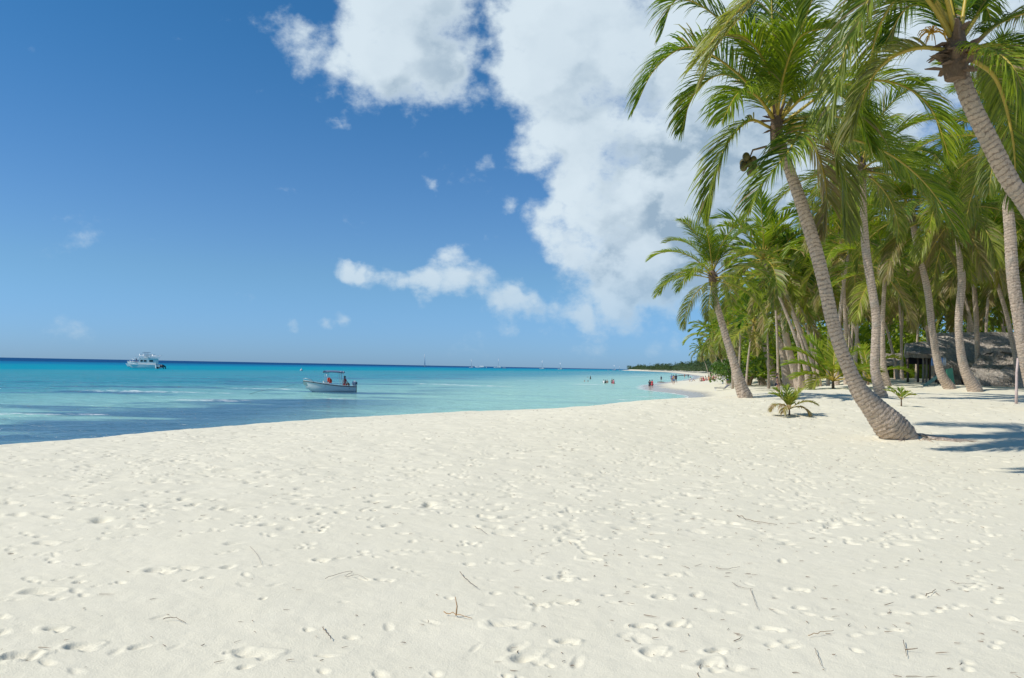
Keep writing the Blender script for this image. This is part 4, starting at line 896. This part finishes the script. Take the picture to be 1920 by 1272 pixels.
for i, (px, py, cl, pose, lab) in enumerate([(1316, 710, 'black', 'sit', 'leftmost sunbather, sitting lowest on the sand'), (1321, 709, 'red', 'sit', 'second sunbather from the left, in red'), (1326, 708, 'blue', 'sit', 'third sunbather from the left, in blue'),
    (1331, 707.5, 'orange', 'sit', 'sunbather in orange in the middle of the group'), (1334, 706.5, 'pink', 'stand', 'the one sunbather standing among the seated group'), (1338, 706.5, 'red', 'sit', 'sunbather in red right of the standing one'), (1342, 706, 'white', 'sit', 'rightmost sunbather, in white')]):
    lander(px, py, i * .7, pose, lab, GS, Y=150 + i * 3, shorts=cl, shirt=cl if i % 2 else None)
for px, Y, pose, c1, c2, lab in [(1366, 110, 'stand', 'blue', 'white', 'person in white standing by the loungers under the trees'), (1368.5, 112, 'stand', 'black', 'orange', 'person in orange standing close to the one in white'), (1394, 92, 'sit', 'black', 'navy', 'person in dark clothes sitting right behind the sea-side palm'), (1458, 62, 'stand', 'navy', 'black', 'person in black with a cap between the trunks left of the flowering palm')]:
    lander(px, 706, 1.3, pose, lab, 'people in the shade under the trees', Y=Y, shorts=c1, shirt=c2)
# ================================================================ BOATS
HULLW = plain('white_hull_paint', (.74, .76, .73), .3, .06, 2); DRKL = plain('dark_rubber', (.03, .035, .045), .5); BIM = plain('blue_grey_canvas', (.12, .17, .27), .8, .1); STEEL = plain('steel_tube', (.55, .56, .58), .35, .05, metal=.7); MOT = plain('outboard_cowl', (.55, .58, .62), .3); NAVY = plain('navy_paint', (.03, .05, .12), .35)
LIFE = plain('orange_red_vest', (.72, .07, .03), .7, .15)
def hull(root, L, beam, fb_s, fb_b, draft, mat, inner=True, name='hull', yoff=0, rub=True, rake=.9):
    n = 22; V = []; Fc = []; k = 6
    for i in range(n):
        t = i / (n - 1); b_ = beam / 2 * (1 - t ** 3.2) ** .75 * (.9 + .1 * min(1, t * 4)) + .02; zs = fb_s + (fb_b - fb_s) * t ** 2.0; zk = -draft + (draft + fb_b * .55) * max(0, (t - .72) / .28) ** 2.2
        x = L / 2 - t * L * (1 - .0); xb = lambda q: x - rake * q * t ** 6
        prof = [(0, zk, 0), (.55, zk * .6 + .02, .15), (.86, zk * .25 + .16 * zs, .3), (.95, .5 * zs + .2 * zk, .6), (1.0, zs * .82 + .05 * zk, .85), (1.04, zs, 1)]
        for sd in (-1, 1):
            for (yy, zz, q) in prof: V.append((xb(q), yoff + sd * b_ * yy, zz))
    for i in range(n - 1):
        for sd in (0, 1):
            for j in range(k - 1):
                a = i * 12 + sd * 6 + j; f = (a, a + 1, a + 13, a + 12); Fc.append(f if sd else f[::-1])
    Fc.append(tuple(list(range(5, -1, -1)) + list(range(6, 12)))); mb = MB(); mb.add(V, Fc)
    if inner:
        W = []; G_ = []
        for i in range(n):
            zf = .32 * fb_s; 
            for sd in (-1, 1):
                e = V[i * 12 + (11 if sd > 0 else 5)]; y = e[1] - yoff
                W += [(e[0], e[1], e[2]), (e[0] + .02, yoff + y * .88, e[2] + .01), (e[0] + .05, yoff + y * .8, zf + (e[2] - fb_s) * (.9 if i > 15 else .2))]
        for i in range(n - 1):
            a = i * 6; G_ += [(a, a + 1, a + 7, a + 6), (a + 1, a + 2, a + 8, a + 7), (a + 3, a + 9, a + 10, a + 4), (a + 4, a + 10, a + 11, a + 5), (a + 2, a + 5, a + 11, a + 8)]
        mb.add(W, G_)
    else: mb.add([V[i * 12 + 5] for i in range(n)] + [V[i * 12 + 11] for i in range(n)], [(i, i + 1, n + i + 1, n + i) for i in range(n - 1)])
    o = mb.build(name, mat, root)
    if rub:
        mb = MB()
        for s in (5, 11): mb.tube([np.array(V[i * 12 + s]) + (0, 0, -.10) for i in range(n)], .035, 6)
        mb.build('rub_rail', DRKL, root)
    return V
p = ground(621, 735.5, 0.0)
bt = empty('motor_boat', (p[0], p[1], 0), 'small white open motor boat with blue-grey canopy, moored close to the beach', 'boat'); bt.rotation_euler = (R(-2), 0, R(20))
Vh = hull(bt, 5.0, 1.9, .68, 1.26, .28, HULLW, rake=.45)
mb = MB(); G5 = []
for i in range(9):                     # canvas canopy
    for j in range(7):
        u, v = i / 8, j / 6 - .5; G5.append((-.85 + u * 2.15, v * 1.5, 2.34 - .06 * (2 * u - 1) ** 2 - .16 * (2 * v) ** 2 - .04 * u))
mb.add(G5 + [(x, y, z - .05) for x, y, z in G5], [(i * 7 + j, (i + 1) * 7 + j, (i + 1) * 7 + j + 1, i * 7 + j + 1) for i in range(8) for j in range(6)] + [(63 + i * 7 + j, 63 + i * 7 + j + 1, 63 + (i + 1) * 7 + j + 1, 63 + (i + 1) * 7 + j) for i in range(8) for j in range(6)]
    + [(i * 7 + e, 63 + i * 7 + e, 63 + (i + 1) * 7 + e, (i + 1) * 7 + e) for i in range(8) for e in (0, 6)] + [(e * 7 + j, 63 + e * 7 + j, 63 + e * 7 + j + 1, e * 7 + j + 1) for j in range(6) for e in (0, 8)])
mb.build('canopy', BIM, bt)
for x0, x1 in ((-.75, -.55), (-.65, -.35), (1.0, .85), (1.25, 1.15)):
    for y in (-.68, .68): mb = MB(); mb.tube([(x0 if x0 < 0 else x0 + .2, y * 1.15, .55), ((x0 + x1) / 2, y * 1.08, 1.4), (x1, y, 2.24)], .022, 6); mb.build('canopy_pole', STEEL, bt)
mb = MB(); mb.box((-.55, 0, .62), (.6, .7, .8)); mb.box((-.82, 0, 1.08), (.05, .6, .25), ry=-.4); mb.build('console', HULLW, bt, smooth=False)
for x in (.55, 1.35): mb = MB(); mb.box((x, 0, .5), (.32, 1.5, .08)); mb.build('bench', HULLW, bt, smooth=False)
mb = MB(); mb.tube([(-1.85, -.55, 1.02), (-2.2, -.42, 1.3), (-2.65, -.22, 1.42), (-2.95, 0, 1.42), (-2.65, .22, 1.42), (-2.2, .42, 1.3), (-1.85, .55, 1.02)], .022, 6); mb.build('bow_rail', STEEL, bt)
ob = MB(); ob.ball((2.45, 0, .98), (.27, .2, .26), 12, 8); ob.box((2.45, 0, .74), (.34, .28, .2)); om = ob.build('outboard_motor', MOT, bt)
mb = MB(); mb.box((2.62, 0, .25), (.16, .1, 1.0)); mb.box((2.66, 0, -.25), (.34, .2, .04)); mb.build('motor_leg', DRKL, om, smooth=False); mb = MB(); mb.box((2.62, -.21, .96), (.16, .02, .22)); mb.box((2.72, 0, .96), (.04, .3, .3)); mb.build('cowl_panel', NAVY, om, smooth=False)
M_ = bt.matrix_basis.copy(); bpy.context.view_layer.update(); M_ = bt.matrix_world.copy()
def onb(x, y, z): return np.array(M_ @ Vector((x, y, z)))
for k, (dx, dz, rz) in enumerate(((0, 0, 0), (.14, -.12, .5))):
    mb = MB()
    for s in (-1, 1): mb.ball((s * .11, -.02, 0), (.12, .09, .28), 10, 7)
    mb.ball((0, .06, .03), (.2, .06, .27), 10, 7); mb.tube([(-.08, 0, .2), (0, .0, .36), (.08, 0, .2)], .03, 6); mb.box((0, -.1, -.05), (.4, .03, .04))
    tag(mb.build('life_vest', LIFE, None, onb(-.35 + dx, -.72, 1.28 + dz), rz=rz + .35, sc=.85), ['orange-red life vest hanging from the front canopy pole, upper one', 'orange-red life vest hanging lower behind the upper one'][k], 'life vest', 'life vests hung in the motor boat')
person(onb(1.35, -.45, .36), R(20) + 1.0, 'seat', 'person in red clothes with dark hair sitting at the stern of the small motor boat', shorts='red', shirt='red', skin=SKIND, s=1.08)
a = onb(-2.9, 0, 1.1); q0 = ground(556, 722, 0.); q1 = ground(490, 736, 0.); q2 = ground(456, 741, 0.); O = a.copy(); mb = MB(); P = [a, a * .5 + q0 * .5 + (0, 0, -.2), q0 + (0, 0, .12), q0 * .5 + q1 * .5 + (0, 0, .05), q1 + (0, 0, .15), q2 + (0, 0, -.1)]
mb.tube([x - O for x in catmull(P, 5)], .012, 5); tag(mb.build('mooring_rope', DRKL, None, O), 'thin mooring rope running from the bow of the small motor boat into the shallows', 'rope')
p = ground(565, 695.5, 0.); mb = MB(); mb.ball((0, 0, .15), (.55, .4, .5), 10, 7); mb.tube([(0, 0, .4), (.05, 0, 1.0)], .12, 6); tag(mb.build('buoy', plain('dull_buoy', (.5, .5, .52), .5), None, p), 'small buoy floating behind the bow of the small motor boat', 'buoy')
# dive boat
def cb(cx, cy, s=.0119): return ((cx - 960) * s, (825 - cy) * s)
p = ground(270, 691.3, 0.)
db = empty('dive_boat', (p[0], p[1], 0), 'large white twin-hulled dive boat with cabin and tall sunshade, anchored at the left', 'boat'); db.rotation_euler = (0, 0, R(8))
for y in (-1.5, 1.5): hull(db, 9.4, 1.35, 1.35, 1.75, .4, HULLW, inner=False, yoff=y, rub=False, rake=1.2)
mb = MB(); mb.box((.2, 0, 1.42), (8.6, 4.2, .22)); mb.box((4.6, 0, .95), (2.6, 3.6, .5)); mb.build('deck', HULLW, db, smooth=False)
mb = MB(); mb.add([(x, y, z) for y in (-1.55, 1.55) for x, z in ((-1.7, 1.55), (4.4, 1.55), (4.4, 3.7), (-.6, 3.7), (-1.2, 3.2))], [(0, 1, 2, 3, 4), (9, 8, 7, 6, 5), (0, 5, 6, 1), (1, 6, 7, 2), (2, 7, 8, 3), (3, 8, 9, 4), (4, 9, 5, 0)]); mb.build('cabin', HULLW, db, smooth=False)
GL = plain('dark_window', (.03, .045, .055), .1)
for x, w in ((-.45, .8), (.75, .9), (2.8, 1.3)): mb = MB(); mb.box((x, -1.57, 2.75), (w, .05, .62)); mb.build('window', GL, db, smooth=False)
mb = MB(); mb.box((3.0, 0, 3.95), (3.5, 3.6, .12)); mb.build('upper_deck', HULLW, db, smooth=False)
mb = MB(); mb.box((.4, 0, 4.1), (.7, 1.2, .9), ry=-.2); mb.box((.9, 0, 3.9), (1.4, 2, .3)); mb.build('helm_seat', HULLW, db, smooth=False)
for x in (.25, 1.05):
    for y in (-.6, .6): mb = MB(); mb.tube([(x, y, 3.8), (x, y, 5.75)], .04, 6); mb.build('sunshade_pole', STEEL, db)
mb = MB(); mb.box((.65, 0, 5.8), (2.3, 1.8, .1)); mb.build('sunshade', BIM, db, smooth=False)
mb = MB()
for y in (-1.7, 1.7):
    mb.tube([(1.4, y, 4.6), (5.1, y, 4.6), (5.5, y, 4.9)], .05, 6)
    for x in (1.5, 2.6, 3.7, 4.7): mb.tube([(x, y, 4.0), (x, y, 4.6)], .035, 5)
mb.build('railing', STEEL, db)
mb = MB(); mb.tube([(-4.9, -1.5, 1.8), (-4.6, -1.5, 2.6), (-2.2, -1.6, 2.55)], .04, 6); mb.tube([(-4.9, 1.5, 1.8), (-4.6, 1.5, 2.6), (-2.2, 1.6, 2.55)], .04, 6); mb.tube([(-4.6, -1.5, 2.6), (-4.6, 1.5, 2.6)], .04, 6); mb.build('bow_rail', STEEL, db)
for y in (-1.3, 1.3):
    mb = MB(); mb.ball((6.0, y, 1.0), (.55, .35, .5), 10, 7); o = mb.build('outboard_motor', DRKL, db); mb = MB(); mb.tube([(6.2, y, 1.1), (6.8, y, .9), (7.1, y, -.1)], [.3, .26, .14], 8); mb.build('motor_leg', DRKL, o)
mb = MB(); mb.tube([(4.2, -1.2, 1.5), (5.4, -1.2, 1.5), (6.0, -1.2, .1)], .05, 6); mb.build('ladder', STEEL, db)
p = ground(262, 690.2, 0.)
d2 = empty('tour_boat', (p[0] - 2.0, p[1] + 9, 0), 'white tour boat with an open framed upper deck, half hidden behind the dive boat', 'boat'); d2.rotation_euler = (0, 0, R(6))
hull(d2, 12.0, 4.0, 1.5, 2.6, .5, HULLW, inner=False, rub=True, rake=1.0)
mb = MB(); mb.box((-.3, 0, 4.25), (6.5, 3.4, .12)); mb.build('upper_deck', HULLW, d2, smooth=False)
mb = MB(); mb.box((.6, 0, 5.35), (5.0, 3.2, .07)); mb.build('awning', BIM, d2, smooth=False)
mb = MB()
for y in (-1.6, 1.6):
    for x in (-3.4, -1.8, -.2, 1.4, 2.9): mb.tube([(x, y, 2.0), (x + .1, y, 5.35 if x > -2 else 4.3)], .05, 6)
    mb.tube([(-3.5, y, 4.9), (3, y, 4.9)], .035, 5); mb.tube([(-5.9, y * .5, 3.4), (-3.5, y, 3.1), (3, y, 2.9)], .035, 5)
mb.build('frame', STEEL, d2)
bpy.context.view_layer.update(); M2 = d2.matrix_world.copy()
for i, (x, cl, c2) in enumerate([(-3.1, 'blue', 'navy'), (-1.6, 'red', 'black'), (-.6, 'orange', 'green'), (.6, 'green', 'orange'), (1.6, 'navy', 'red')]):
    q = M2 @ Vector((x, -1.0, 2.0)); person(q, i, 'stand', f'passenger in {c2} top and {cl} shorts on the lower deck of the tour boat', shorts=cl, shirt=c2, group='passengers on the tour boat')
# sailing boats and cruisers on the horizon
SAIL = plain('white_sail', (.82, .83, .84), .8, .03)
def yacht(px, py, L, mast, label, sail=False, mat=HULLW, cabin=True, Y=None, rz=.1):
    p = ground(px, py, 0.0); r = empty('sailing_boat' if mast else 'cruiser', (p[0], p[1], 0), label, 'sailing boat' if mast else 'boat', 'far boats along the horizon'); r.rotation_euler = (0, 0, rz)
    hull(r, L, L * .28, L * .10, L * .14, .5, mat, inner=False, rub=False, rake=L * .08)
    if cabin: mb = MB(); mb.box((L * .05, 0, L * .14), (L * .4, L * .16, L * .08)); mb.box((L * .05, 0, L * .19), (L * .3, L * .13, L * .03)); mb.build('cabin', mat, r, smooth=False)
    if mast:
        mb = MB(); mb.tube([(-L * .05, 0, L * .1), (-L * .05, 0, mast)], [.28, .2], 6); mb.build('mast', STEEL if not sail else mat, r)
        mb = MB(); mb.tube([(-L * .05, 0, L * .24), (L * .36, 0, L * .24)], .12, 6); mb.build('boom', STEEL, r)
    if sail:
        V = []
        for i in range(9):
            q = i / 8; z = L * .26 + (mast - L * .27) * q; w = L * .30 * (1 - q) ** .7 + .1
            V += [(-L * .03 - .25, 0, z), (-L * .03 + w * .5, .5 * (1 - q) + .1, z), (-L * .03 + w, .2, z)]
        n = len(V); mb = MB(); mb.add(V + [(x, y + .08, z) for x, y, z in V], [(i * 3 + j, i * 3 + j + 1, i * 3 + j + 4, i * 3 + j + 3) for i in range(8) for j in range(2)] + [(n + i * 3 + j, n + i * 3 + j + 3, n + i * 3 + j + 4, n + i * 3 + j + 1) for i in range(8) for j in range(2)])
        mb.build('sail', SAIL, r)
yacht(796, 686.6, 11, 24, 'sailing boat with a tall white sail raised on the horizon', sail=True, cabin=False, rz=1.1)
yacht(884.5, 688.6, 9, 17, 'bare-masted sailing boat left of the white cruiser on the horizon')
yacht(902, 689.2, 21, 0, 'long low white cruiser between the two bare-masted sailing boats', rz=-.05)
yacht(935, 688.9, 17, 19, 'longest white sailing boat with bare mast, beside the small cruiser')
yacht(946, 688.9, 9, 0, 'small tall-backed white cruiser just right of the longest sailing boat', rz=.3)
yacht(1017, 690.2, 10, 17, 'bare-masted sailing boat right of the middle of the horizon', rz=0)
yacht(1051, 691.0, 10, 14, 'bare-masted sailing boat with white hull, nearer the headland', rz=0)
yacht(1152, 692.8, 9, 11, 'grey boat with a mast off the tip of the headland', mat=MOT, rz=0)
yacht(1141, 693.0, 4.5, 0, 'little grey boat left of the masted one off the headland', mat=MOT, rz=0)
yacht(1162, 692.8, 5, 9, 'little masted boat nearest the tip of the headland', mat=MOT, rz=0)
yacht(1206, 693.6, 7, 0, 'small dark boat lying before the white strip of the headland', mat=NAVY, rz=0)
# ================================================================ SKY AND SUN
EL, AZ = 45.0, -106.0          # elevation; azimuth measured clockwise from +Y (negative = left)
sd = Vector((math.sin(R(AZ)) * math.cos(R(EL)), math.cos(R(AZ)) * math.cos(R(EL)), math.sin(R(EL))))
L_ = bpy.data.lights.new('sun', 'SUN'); L_.energy = 4.5; L_.angle = R(.5); L_.color = (1, .955, .88)
so = bpy.data.objects.new('sun', L_); COL.objects.link(so); so.rotation_euler = (-sd).to_track_quat('-Z', 'Y').to_euler(); so.location = (-30, 0, 40)
w = bpy.data.worlds.new('World'); scene.world = w; w.use_nodes = True; nt = w.node_tree; nt.nodes.clear(); N = NT(nt)
blobs = [(530, 45, 55, .5), (560, 90, 60, .6), (600, 140, 62, .7), (590, 60, 50, .4), (700, 60, 105, 1.2), (800, 40, 120, 1.2), (690, 150, 80, 1), (790, 140, 90, 1), (855, 165, 58, .7), (905, 185, 30, .4), (740, -40, 140, 1.2), (880, 90, 60, .42),
    (1000, 70, 95, 1.1), (1010, 160, 95, 1.1), (955, 60, 40, .5), (1100, 60, 140, 1.3), (1230, 90, 170, 1.3), (1100, 180, 110, 1.2), (1350, 60, 200, 1.3), (1300, 180, 150, 1.2), (1200, 190, 120, 1.0), (1050, -40, 150, 1), (930, 20, 34, .35),
    (985, 272, 50, .9), (1060, 300, 85, 1.1), (1150, 310, 110, 1.2), (1270, 300, 150, 1.2), (1110, 350, 85, 1.1), (1370, 350, 150, 1.2), (1020, 425, 52, .95), (1080, 430, 80, 1.1), (1160, 440, 100, 1.2), (1090, 500, 70, 1), (1200, 500, 90, 1.1), (1300, 440, 130, 1.2), (1160, 540, 55, .8), (1290, 520, 90, 1),
    (1480, 200, 220, 1.2), (1700, 100, 260, 1.2), (1430, 450, 110, 1), (1600, 330, 150, .9), (1850, 0, 220, 1),
    (858, 472, 32, .8), (835, 512, 52, .9), (890, 538, 50, .8), (940, 540, 46, .7), (980, 535, 36, .6), (800, 530, 38, .8), (770, 528, 28, .6), (640, 512, 26, .85), (665, 515, 28, .8), (695, 521, 30, .85), (740, 527, 28, .85), (950, 576, 46, 1), (990, 562, 44, .7), (1025, 580, 50, .85), (1070, 585, 40, .6), (1110, 580, 52, .85), (1180, 582, 54, .85), (1250, 586, 42, .7), (790, 568, 22, .6), (1090, 590, 25, .5),
    (642, 230, 24, .75), (618, 232, 14, .5), (786, 343, 22, .5), (805, 352, 16, .45), (915, 305, 24, .45), (962, 378, 26, .55), (545, 611, 22, .9), (604, 608, 22, .85), (643, 603, 26, .9), (700, 607, 18, .85), (120, 622, 46, .42), (175, 625, 38, .4), (900, 445, 18, .35), (1240, 652, 44, .6), (1110, 655, 50, .6), (880, 655, 50, .5), (1050, 653, 34, .5), (1290, 648, 34, .6), (20, 632, 40, .3)]
grp = bpy.data.node_groups.new('cloud_field', 'ShaderNodeTree'); grp.interface.new_socket('Vector', in_out='INPUT', socket_type='NodeSocketVector'); grp.interface.new_socket('Value', in_out='OUTPUT', socket_type='NodeSocketFloat')
GN = NT(grp); gi = GN.n('NodeGroupInput'); go = GN.n('NodeGroupOutput'); acc = None
for px, py, r, wt in blobs:
    v = ray(px, py); L2 = 1 + v[0] ** 2 / v[1] ** 2; v = v / np.linalg.norm(v); ra = r / F / (1 + ((px - 960) / F) ** 2) ** .75 * 1.03; g = 2 / ra ** 2
    d_ = GN.math('ADD', GN.vm('DOT_PRODUCT', gi.outputs[0], tuple(float(q * g * wt) for q in v)), float((1 - g) * wt), clamp=True)
    acc = d_ if acc is None else GN.math('ADD', acc, d_)
GN.l(acc, go.inputs[0])
def field(vec):
    g = N.n('ShaderNodeGroup'); g.node_tree = grp; N.l(vec, g.inputs[0]); return g.outputs[0]
dr_ = N.n('ShaderNodeTexCoord').outputs['Generated']; dn = N.vm('NORMALIZE', dr_)
dz = N.xyz(dn)[2]
def clouds(dn, det):
    flat = N.vm('MULTIPLY', dn, (1, 1, 1.35))
    wv = N.vm('SUBTRACT', N.noise(flat, 9, 3, .55, col=True), (.5, .5, .5)); wv2 = N.vm('SUBTRACT', N.noise(flat, 34, 3, .6, col=True), (.5, .5, .5))
    dw = N.vm('NORMALIZE', N.vm('ADD', dn, N.vm('ADD', N.vm('SCALE', wv, sc=.055), N.vm('SCALE', wv2, sc=.018))))
    f = field(dw)
    n_ = N.noise(flat, 11, det, .60)
    dens = N.math('ADD', N.math('MINIMUM', f, 1.7), N.math('MULTIPLY', N.math('SUBTRACT', n_, .5), 3.4)); return f, n_, dens, flat
f, n_, dens, flat = clouds(dn, 9)
fine_ = N.noise(flat, 60, 6, .65); dens = N.math('ADD', dens, N.math('MULTIPLY', N.math('SUBTRACT', fine_, .5), .9)); alpha = N.ss(dens, .38, 1.6)
shift = N.vm('NORMALIZE', N.vm('ADD', dn, (-.030, .0, .026)))
f2, n2, dens2, _f = clouds(shift, 6)
lit = N.ss(N.math('ADD', N.math('MULTIPLY', N.math('SUBTRACT', f, f2), 1.0), N.math('MULTIPLY', N.math('SUBTRACT', n_, n2), 2.0)), -.5, .45)
thick = N.ss(N.math('MINIMUM', dens, dens2), .8, 2.1)
big = N.noise(N.vm('ADD', flat, (3, 1, 2)), 5.5, 4, .55)
gs = None
for px, py, r in [(1130, 190, 95), (1210, 230, 110), (1330, 380, 130), (1230, 370, 80), (820, 60, 90), (900, 30, 60), (1180, 130, 60), (1260, 500, 70), (960, 560, 40), (1400, 250, 120), (700, 140, 40), (1100, 455, 40)]:
    v = ray(px, py); v = v / np.linalg.norm(v); g = 2 / (r / F) ** 2
    q_ = N.math('ADD', N.vm('DOT_PRODUCT', shift, tuple(float(q * g) for q in v)), float(1 - g), clamp=True); gs = q_ if gs is None else N.math('ADD', gs, q_)
shade = N.math('MULTIPLY', N.math('MULTIPLY', thick, N.math('MULTIPLY_ADD', N.math('MINIMUM', gs, 1.), .75, .5)), N.math('MULTIPLY_ADD', lit, -.85, 1.15)); shade = N.math('MULTIPLY', shade, N.ss(big, .3, .62, .5, 1.2), clamp=True)
cc = N.mix(N.math('MULTIPLY', shade, 1.25, clamp=True), (.70, .81, .885), (.33, .45, .57))
cc = N.mix(N.ss(dz, .16, .0, 0, .55), cc, (.40, .56, .70))
alpha = N.math('MULTIPLY', alpha, N.ss(dz, .0, .03, .4, 1)); alpha = N.math('MULTIPLY', alpha, N.ss(dz, .02, .2, .7, .97))
sk = N.n('ShaderNodeTexSky', sky_type='NISHITA'); sk.sun_disc = False; sk.sun_elevation = R(EL); sk.sun_rotation = R(AZ); sk.altitude = 0; sk.air_density = 1.0; sk.dust_density = .25; sk.ozone_density = 1.3
SKY_S = .105
hz = N.n('ShaderNodeMixRGB', blend_type='MULTIPLY'); hz.inputs[0].default_value = 1; N.l(sk.outputs[0], hz.inputs[1]); N.l(N.mix(N.ss(dz, .12, .42), N.mix(N.ss(dz, .0, .12), (.355, .66, 1.36), (.44, .72, 1.04)), (.26, .70, 1.02)), hz.inputs[2])
skc = hz.outputs[0]
cl = N.vm('SCALE', cc, sc=1 / SKY_S)
b_ = N.n('ShaderNodeBackground'); b_.inputs['Strength'].default_value = SKY_S; wo = N.n('ShaderNodeOutputWorld')
N.l(N.mix(alpha, skc, cl), b_.inputs['Color']); N.l(b_.outputs[0], wo.inputs[0])
w.cycles.sampling_method = 'MANUAL'; w.cycles.sample_map_resolution = 512
scene.view_settings.view_transform = 'Standard'; scene.view_settings.look = 'None'; scene.view_settings.gamma = 1; scene.view_settings.exposure = 0.0
scene.cycles.max_bounces = 8; scene.cycles.transparent_max_bounces = 8
